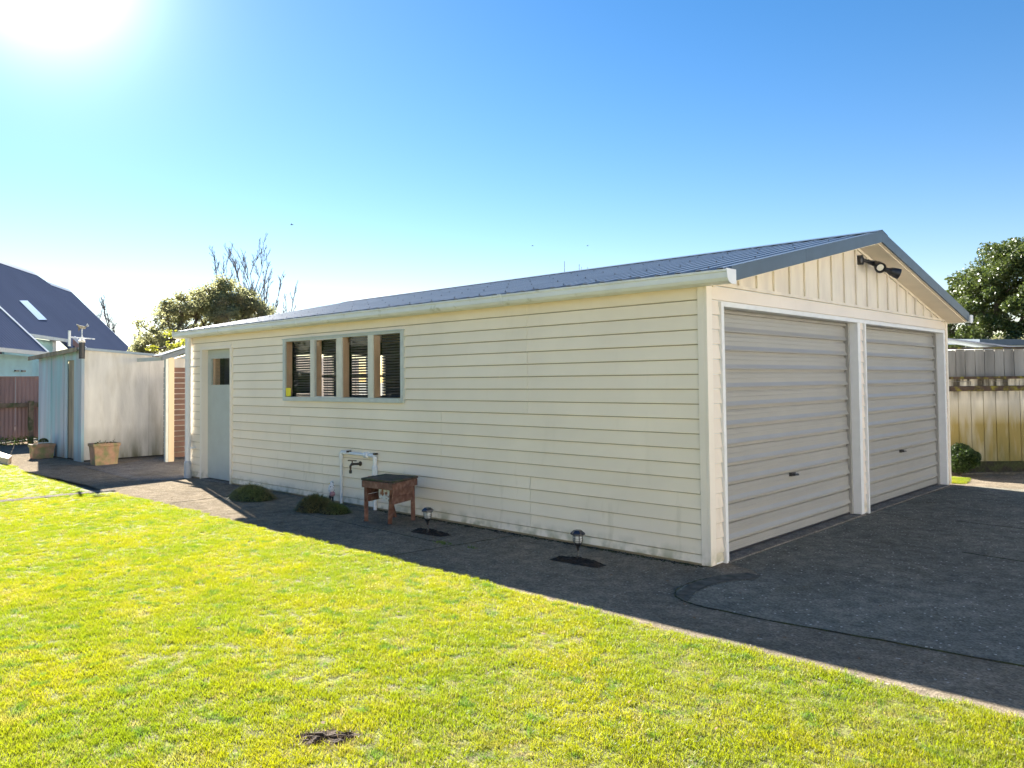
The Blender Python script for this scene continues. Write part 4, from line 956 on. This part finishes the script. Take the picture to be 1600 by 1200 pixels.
# round tree behind the garage's left end: umbrella crown, open underneath
r = np.random.default_rng(21); C0 = np.array((-19.75,5.40,2.55)); tg = []
rt = np.array((.72,.69,0)); fw_ = np.array((-.69,.72,0))
while len(tg) < 330:
    a = r.uniform(-1,1); b = r.uniform(-1,1); q = a*a+b*b
    if q > 1: continue
    h = math.sqrt(1-q); k = r.uniform(.80,1.0) if r.random() < .8 else r.uniform(.5,.8)
    bumpy = 1+.10*math.sin(5*a+1)*math.cos(4*b)
    p = C0+rt*(a*2.32*k*bumpy+ .0)+fw_*b*1.9*k+np.array((0,0,max(h*2.05*k*bumpy, .15)-.1-.25*(q > .7)))
    tg.append(p)
for _ in range(80):
    a = r.uniform(0, 6.283); k = r.uniform(.88, 1.0); tg.append(C0+rt*math.cos(a)*2.32*k+fw_*math.sin(a)*1.9*k+np.array((0,0,r.uniform(-.35,.9))))
tree('round_tree', (-20.0,5.2,0), (-20.0,5.2,1.9), tg, .17, LEAF_L, BARK, 'broad round-headed tree with light showing through, left of the garage', 'tree', 100, .046, .24, 33, flat=.8)
r = np.random.default_rng(5); tg = [np.array((-21.0,3.95,2.35))+r.normal(0,1,3)*np.array((.35,.35,.32)) for _ in range(22)]
tree('leafy_shrub', (-21.0,4.0,0), (-21.0,4.0,1.4), tg, .05, LEAF_L, BARK, 'dark leafy shrub below the left side of the round tree', 'shrub', 70, .05, .26, 6)
r = np.random.default_rng(6); tg = [np.array((-16.2,2.75,2.35))+r.normal(0,1,3)*np.array((.30,.30,.20)) for _ in range(16)]
tree('yellow_shrub', (-16.2,2.75,0), (-16.2,2.75,1.4), tg, .04, LEAF_Y, BARK, 'bright yellow-green shrub above the lean-to roof', 'shrub', 70, .045, .22, 7)
# big dense tree at the right
r = np.random.default_rng(8); C1 = np.array((-2.05,23.9,3.3)); tg = []
for i in range(330):
    v = r.normal(size=3); v /= np.linalg.norm(v); v[2] = v[2] if v[2] > -.45 else -v[2]
    k = r.uniform(.80,1.0) if r.random() < .8 else r.uniform(.45,.8)
    lump = 1+.07*math.sin(4.1*math.atan2(v[1],v[0])+2)+.06*math.sin(7*v[2]+1)
    tg.append(C1+v*np.array((2.75,2.75,2.45))*k*lump)
tree('dense_tree', (-2.05,23.9,0), (-2.05,23.9,2.0), tg, .28, LEAF_R, BARK, 'large dense glossy green tree beyond the right fence', 'tree', 300, .055, .36, 41, flat=.75)
r = np.random.default_rng(9); tg = [np.array((-3.2+i*.35,19.5+i*.32,2.35+.1*math.sin(i*2)))+r.normal(0,.15,3) for i in range(12)]
tree('hedge_shrub', (-2.2,20.3,0), (-2.2,20.3,1.4), tg, .05, LEAF_L, BARK, 'brownish clipped shrub under the dense tree', 'shrub', 90, .045, .25, 10)

def bare(name, base, stems, lab, seed, twig=1.0, rb=.035):
    """bare tree: upright fans of fine branches"""
    T = thing(name, base, lab, 'tree'); r = np.random.default_rng(seed); m = MB()
    def br(p, d, L, rad, lev):
        n = 4; pts = [p]; q = p.copy(); dd = d.copy()
        for i in range(n):
            dd = dd+r.normal(0,.08,3); dd[2] += .05; dd /= np.linalg.norm(dd); q = q+dd*L/n; pts.append(q.copy())
        m.tube([tuple(x) for x in pts], [rad*(1-.8*i/n)+.0032 for i in range(n+1)], 5 if rad > .012 else 3, caps=False)
        if lev == 0: return
        for i in range(1, n+1):
            for s_ in range(2):
                if r.random() < .60:
                    sd = r.normal(size=3); sd[2] *= .3; sd /= np.linalg.norm(sd); d2 = dd*.80+sd*.44+np.array((0,0,.22)); d2 /= np.linalg.norm(d2)
                    br(pts[i], d2, L*r.uniform(.30,.46)*twig, rad*.50, lev-1)
    m.tube([base, stems[0][0]], [rb*2.5, rb*1.6], 7)
    for (a, b) in stems:
        a = np.array(a,float); b = np.array(b,float); d = b-a; L = np.linalg.norm(d); br(a, d/L, L, rb, 4)
    build('trunk', m, BARKL, T)
cb = (-21.3,7.9,2.6)
bare('bare_tree', (-21.3,7.9,0), [(cb,(-21.8,6.45,4.75)),(cb,(-21.6,6.9,4.85)),(cb,(-21.45,7.25,5.15)),(cb,(-21.3,7.5,5.1)),(cb,(-21.1,7.75,4.9)),(cb,(-20.9,8.0,4.5)),(cb,(-20.7,8.3,4.0))], 'leafless tree with fine upright branches above the round tree', 14, rb=.026)
fz = lambda p: tuple((np.array(p)-np.array(CAM))*1.8+np.array(CAM))
b2 = fz((-33.3,7.5,2.6)); bare('bare_tree', (b2[0],b2[1],0), [(b2,fz((-33.6,6.4,4.2))),(b2,fz((-33.2,7.0,4.4))),(b2,fz((-32.5,8.0,3.4)))], 'small leafless tree showing beyond the blue-grey house roof', 15, rb=.08, twig=1.05)

# aerials far behind the garage and birds in the sky
for (x, y_, z0, z1, lab) in ((-15.88,17.22,4.5,6.02,'tallest thin aerial above the garage ridge, leftmost of the three'),(-15.48,17.61,4.5,5.90,'middle thin aerial with a double rod above the garage ridge'),(-15.25,17.83,4.5,5.78,'shortest thin aerial, rightmost above the garage ridge')):
    m = MB().tube([(x,y_,0),(x,y_,z1)],[.03,.012],6)
    if 'double' in lab: m.tube([(x+.06,y_+.05,z0),(x+.06,y_+.05,z1-.1)],.010,5)
    build('aerial', m, PVCG, base=(x,y_,0), label=lab, cat='aerial', group='aerials behind the garage')
def bird(c, sc, lab):
    c = Vector(c); T = thing('flying_bird', tuple(c), lab, 'bird', 'birds in the sky')
    r_ = Vector((.72,.69,0)); f_ = Vector((-.69,.72,0)); u_ = Vector((0,0,1))
    build('body', MB().tube([c-r_*.16*sc,c-r_*.06*sc,c+r_*.08*sc,c+r_*.17*sc],[.008*sc,.035*sc,.035*sc,.006*sc],6), BLACK, T)
    for s_ in (-1,1):
        w = MB(); a = c-r_*.05*sc; b = c+r_*.05*sc; t = c+f_*s_*.3*sc+u_*.10*sc+r_*.03*sc; w.prism([a,b,t], (0,0,0), (0,0,.012*sc)); build('wing', w, BLACK, T)
bird((-32.17,15.32,9.5), .55, 'small dark bird in the sky, leftmost of the three'); bird((-26.76,27.44,9.16), .4, 'tiny bird above the garage roof, middle of the three'); bird((-24.5,29.6,9.13), .4, 'tiny bird high above the aerials, rightmost of the three')

# ------------------------------------------------------------------ unseen house added behind and right of the viewer to bounce sunlight
MH = thing('reflector_house', (9.0,-4,0), 'unseen cream weatherboard house added across the driveway to bounce light', 'house')
HOUSEP = mat('house_paint', (0.78, 0.74, 0.66), rough=.6, var=.04)[0]
HX = 9.2
hw = build('wall', MB().box((HX,-11,0),(HX+7,8,3.0)).box((-4,-19,0),(HX-.01,-11.01,3.0)), HOUSEP, MH)
for i in range(15):
    z = .15+i*.18
    m = MB(); m.prism([(HX-.001,-11,z),(HX-.02,-11,z),(HX-.006,-11,z+.178),(HX-.001,-11,z+.178)],(0,-11,0),(0,8,0)); build('board', m, HOUSEP, hw)
    m = MB(); m.prism([(-4,-11.009,z),(-4,-10.99,z),(-4,-11.004,z+.178),(-4,-11.009,z+.178)],(-4,0,0),(HX-.03,0,0)); build('board', m, HOUSEP, hw)
for y0 in (-8,-2,3.5):
    w = build('window', MB().box((HX-.05,y0,1.0),(HX-.021,y0+1.6,2.2)), WHITE, MH); build('window_pane', MB().box((HX-.055,y0+.06,1.06),(HX-.051,y0+1.54,2.14)), BLIND, w)
for x0 in (-2.5,1.5,5.5):
    w = build('window', MB().box((x0,-10.985,1.0),(x0+1.8,-10.95,2.2)), WHITE, MH); build('window_pane', MB().box((x0+.06,-10.949,1.06),(x0+1.74,-10.945,2.14)), BLIND, w)
m = MB(); m.prism([(HX-.5,-11.6,3.0),(HX+7.5,-11.6,3.0),(HX+3.5,-11.6,4.9)],(0,-11.6,0),(0,8.6,0)); m.prism([(-4.6,-10.5,3.001),(-4.6,-19.5,3.001),(-4.6,-15,4.9)],(-4.6,0,0),(HX+3,0,0)); build('roof', m, ROOFM, MH)

HG = thing('reflection_hedge', (-28,-15,0), 'unseen tall dark hedge added to darken the window reflections', 'hedge')  # added out of view so the garage panes mirror something dark
r = np.random.default_rng(55); n_ = 26000
P = np.stack([r.uniform(-40,-15,n_), -15+r.normal(0,.35,n_), r.uniform(0,1,n_)**.8], 1); P[:,2] *= 3.3+.7*np.sin(P[:,0]*1.3)+.4*np.sin(P[:,0]*3.1)
V, _ = leafcards(P, .13, r); leafobj('foliage', V, LEAF_D, HG)
build('hedge_core', MB().box((-40,-15.5,0),(-15,-14.9,2.4)), LEAF_D, HG)

# ------------------------------------------------------------------ grass: blades set by geometry nodes on a cloud of points
def grass_blade_mat():
    m = bpy.data.materials.new('grass_blade'); m.use_nodes = True; t = m.node_tree; N = t.nodes; L = t.links; b = N['Principled BSDF']
    g = N.new('ShaderNodeNewGeometry'); oi = N.new('ShaderNodeObjectInfo')
    def nz(sc, d=4): n = N.new('ShaderNodeTexNoise'); n.inputs['Scale'].default_value = sc; n.inputs['Detail'].default_value = d; L.new(g.outputs['Position'], n.inputs['Vector']); return n
    def mr(src, a, b_, c=0, d=1): r = N.new('ShaderNodeMapRange'); r.inputs[1].default_value = a; r.inputs[2].default_value = b_; r.inputs[3].default_value = c; r.inputs[4].default_value = d; L.new(src, r.inputs[0]); return r.outputs[0]
    def mx(f, a, b_):
        x = N.new('ShaderNodeMix'); x.data_type = 'RGBA'; L.new(f, x.inputs[0])
        for i, v in ((6, a), (7, b_)):
            if isinstance(v, tuple): x.inputs[i].default_value = (*v, 1)
            else: L.new(v, x.inputs[i])
        return x.outputs[2]
    c = mx(mr(nz(1.3).outputs[0], .38, .62), (0.200, 0.205, 0.010), (0.140, 0.178, 0.010))
    c = mx(mr(nz(7).outputs[0], .56, .66), c, (0.085, 0.145, 0.018))
    c = mx(mr(oi.outputs['Random'], .84, 1.0, 0, .8), c, (0.25, 0.19, 0.075))
    c = mx(mr(nz(3.1).outputs[0], .60, .75, 0, .5), c, (0.26, 0.21, 0.08))
    L.new(c, b.inputs['Base Color']); b.inputs['Roughness'].default_value = .45; b.inputs['Specular IOR Level'].default_value = .35
    tr = N.new('ShaderNodeBsdfTranslucent'); h = N.new('ShaderNodeHueSaturation'); h.inputs['Value'].default_value = 2.1; h.inputs['Saturation'].default_value = 1.03; L.new(c, h.inputs['Color']); L.new(h.outputs[0], tr.inputs[0])
    ms = N.new('ShaderNodeMixShader'); ms.inputs[0].default_value = .5; L.new(b.outputs[0], ms.inputs[1]); L.new(tr.outputs[0], ms.inputs[2]); L.new(ms.outputs[0], N['Material Output'].inputs[0])
    return m
GB = grass_blade_mat()
clc = bpy.data.collections.new('grass_clumps')
for k in range(5):
    r = np.random.default_rng(100+k); m = MB()
    for i in range(44):
        a = r.uniform(0,6.283); q = math.sqrt(r.random())*.045; p = Vector((q*math.cos(a), q*math.sin(a), -.004))
        d = Vector((r.normal(0,.55), r.normal(0,.55), 1)).normalized(); l = r.uniform(.012,.030); w = r.uniform(.0010,.0018)
        s_ = Vector((r.normal(), r.normal(), 0)).normalized()*w; p1 = p+d*l*.6; p2 = p1+(d+Vector((d.x,d.y,0))*.9).normalized()*l*.5
        m.add([p-s_, p+s_, p1+s_*.7, p1-s_*.7, p2], [(0,1,2,3),(3,2,4)])
    me = bpy.data.meshes.new('grass_clump'); me.from_pydata(m.v, [], m.f); me.materials.append(GB); clc.objects.link(bpy.data.objects.new('grass_clump', me))
def inpoly(P, poly):
    poly = np.array(poly); x, y_ = P[:,0], P[:,1]; ins = np.zeros(len(P), bool); j = len(poly)-1
    for i in range(len(poly)):
        xi, yi = poly[i]; xj, yj = poly[j]
        c = ((yi > y_) != (yj > y_)) & (x < (xj-xi)*(y_-yi)/(yj-yi+1e-12)+xi); ins ^= c; j = i
    return ins
pts = []
r = np.random.default_rng(77)
camxy = np.array((3.32,-5.76)); vdir = np.array((-math.sin(yaw), math.cos(yaw)))
def fill(poly, box, dens):
    x0, x1, y0, y1 = box; n = int((x1-x0)*(y1-y0)*dens); P = np.stack([r.uniform(x0,x1,n), r.uniform(y0,y1,n)], 1); P = P[inpoly(P, poly)]
    d = np.linalg.norm(P-camxy, axis=1); v = (P-camxy)@vdir
    keep = (d < 18) & (r.random(len(P)) < np.clip(6.5/np.maximum(d,1), .35, 1))
    keep &= (v > -1.5)
    # thin where the bald hole is
    h = np.hypot((P[:,0]-HOLE[0])/1.0*math.cos(.76)+(P[:,1]-HOLE[1])*math.sin(.76), 0)
    a = (P[:,0]-HOLE[0])*.72+(P[:,1]-HOLE[1])*.69; b = -(P[:,0]-HOLE[0])*.69+(P[:,1]-HOLE[1])*.72
    hole = (a/.135)**2+(b/.062)**2+.5*np.sin(a*60)*np.cos(b*45) < 1
    # small worn gaps
    keep &= ~((P[:,0] > -9.2) & (P[:,0] < -8.45) & (P[:,1] > -1.80))
    return P[keep & ~hole]
jit = [(x, y_+.035*math.sin(x*23)+.02*math.sin(x*61)) for x, y_ in lawn_main[:-2]]+lawn_main[-2:]
fine = []
for x in np.linspace(-8.70, 14, 700): fine.append((x, edge_y(x)-.005+.014*math.sin(x*23)+.010*math.sin(x*61+2)+.008*math.sin(x*127)))
fine = [f for f in fine if f[0] > -8.66]
PT = np.concatenate([fill(fine+[(14,-16),(-8.66,-16)], (-8.7,9,-12,-1.3), 1100), fill([(-16.5,-1.22),(-15.4,-1.28),(-12.8,-1.55),(-8.88,-1.72),(-8.88,-16),(-16.5,-16)], (-16.5,-8.8,-9,-1.1), 560)])
# tiny grass patch by the right fence
gp = np.stack([r.uniform(-.6,.35,1500), r.uniform(6.72,7.45,1500)],1); gp = gp[gp[:,0] < .16-(gp[:,1]-6.7)*.15]
PT = np.concatenate([PT, gp])
me = bpy.data.meshes.new('grass'); me.vertices.add(len(PT)); me.vertices.foreach_set('co', np.column_stack([PT, np.full(len(PT), .006)]).astype(np.float32).ravel()); me.update()
me.materials.append(GB)
go = bpy.data.objects.new('grass', me); COL.objects.link(go); setp(go, 'short sunlit yellow-green lawn grass in front of the garage', kind='stuff')
ng = bpy.data.node_groups.new('grass_nodes', 'GeometryNodeTree')
ng.interface.new_socket('Geometry', in_out='INPUT', socket_type='NodeSocketGeometry'); ng.interface.new_socket('Geometry', in_out='OUTPUT', socket_type='NodeSocketGeometry')
gi = ng.nodes.new('NodeGroupInput'); gout = ng.nodes.new('NodeGroupOutput'); iop = ng.nodes.new('GeometryNodeInstanceOnPoints'); ci = ng.nodes.new('GeometryNodeCollectionInfo')
ci.inputs['Collection'].default_value = clc; ci.inputs['Separate Children'].default_value = True; ci.inputs['Reset Children'].default_value = True
iop.inputs['Pick Instance'].default_value = True
rv = ng.nodes.new('FunctionNodeRandomValue'); rv.data_type = 'FLOAT_VECTOR'; rv.inputs[0].default_value = (-.15,-.15,0); rv.inputs[1].default_value = (.15,.15,6.283)
nz_ = ng.nodes.new('ShaderNodeTexNoise'); nz_.inputs['Scale'].default_value = 2.2
mrr = ng.nodes.new('ShaderNodeMapRange'); mrr.inputs[1].default_value = .3; mrr.inputs[2].default_value = .7; mrr.inputs[3].default_value = .7; mrr.inputs[4].default_value = 1.15
ng.links.new(gi.outputs[0], iop.inputs['Points']); ng.links.new(ci.outputs[0], iop.inputs['Instance']); ng.links.new(rv.outputs[0], iop.inputs['Rotation'])
ng.links.new(nz_.outputs[0], mrr.inputs[0]); ng.links.new(mrr.outputs[0], iop.inputs['Scale']); ng.links.new(iop.outputs[0], gout.inputs[0])
md = go.modifiers.new('grass', 'NODES'); md.node_group = ng
# bald hole: rough earth and dead stalks
m = MB(); n = 26
for rr_ in range(6):
    for k in range(n):
        a = 2*math.pi*k/n; q = rr_/5; la, lb = (.14+.02*math.sin(3*a))*q*math.cos(a), (.07+.015*math.sin(5*a))*q*math.sin(a)
        m.v.append((HOLE[0]+la*.72-lb*.69, HOLE[1]+la*.69+lb*.72, .008+random.uniform(-.002,.012)*(1 if rr_ < 5 else 0)))
for rr_ in range(5):
    for k in range(n): m.f.append((rr_*n+k, rr_*n+(k+1)%n, (rr_+1)*n+(k+1)%n, (rr_+1)*n+k))
build('bare_patch', m, mat('bare_earth',(0.055,0.035,0.02),rough=1,var=.4,vscale=50,bump=1)[0], base=(HOLE[0],HOLE[1],0), label='small bald patch of dark earth in the front lawn', kind='stuff')
m = MB(); r = np.random.default_rng(3)
for i in range(260):
    a = r.uniform(0,6.28); q = math.sqrt(r.uniform(.1,1.35)); la, lb = .165*q*math.cos(a), .085*q*math.sin(a)
    b = Vector((HOLE[0]+la*.72-lb*.69, HOLE[1]+la*.69+lb*.72, .006)); d = Vector((r.normal(0,.9),r.normal(0,.9),1)).normalized(); s_ = Vector((-d.y,d.x,0)).normalized()*.0016
    m.add([b-s_,b+s_,b+d*r.uniform(.015,.04)],[(0,1,2)])
build('dead_grass', m, mat('straw',(0.30,0.21,0.11),rough=.9,trans=.3)[0], base=(HOLE[0],HOLE[1],0), label='dry straw-coloured stalks round the bald patch', kind='stuff')
# a few fallen leaves and bits of debris on lawn and path
m = MB(); r = np.random.default_rng(90)
for i in range(230):
    if i < 120: x, y_, z = r.uniform(-8, 4), r.uniform(-5.5, -1.7), .022
    else: x, y_, z = r.uniform(-9, 3), r.uniform(-1.45, -.05), .004
    if x > -.1 and y_ > -.1: continue
    a = r.uniform(0, 6.28); l = r.uniform(.008, .020); u = Vector((math.cos(a)*l, math.sin(a)*l, r.uniform(-.2,.2)*l)); w_ = Vector((-math.sin(a)*l*.5, math.cos(a)*l*.5, .004)); p = Vector((x, y_, z))
    m.add([p-u, p+w_, p+u, p-w_+Vector((0,0,.003))], [(0,1,2),(0,2,3)])
build('leaf_litter', m, mat('dry_leaf',(0.20,0.12,0.06),rough=.9,var=.4,vscale=8)[0], label='scattered small dry leaves on the lawn and the shaded path', kind='stuff')
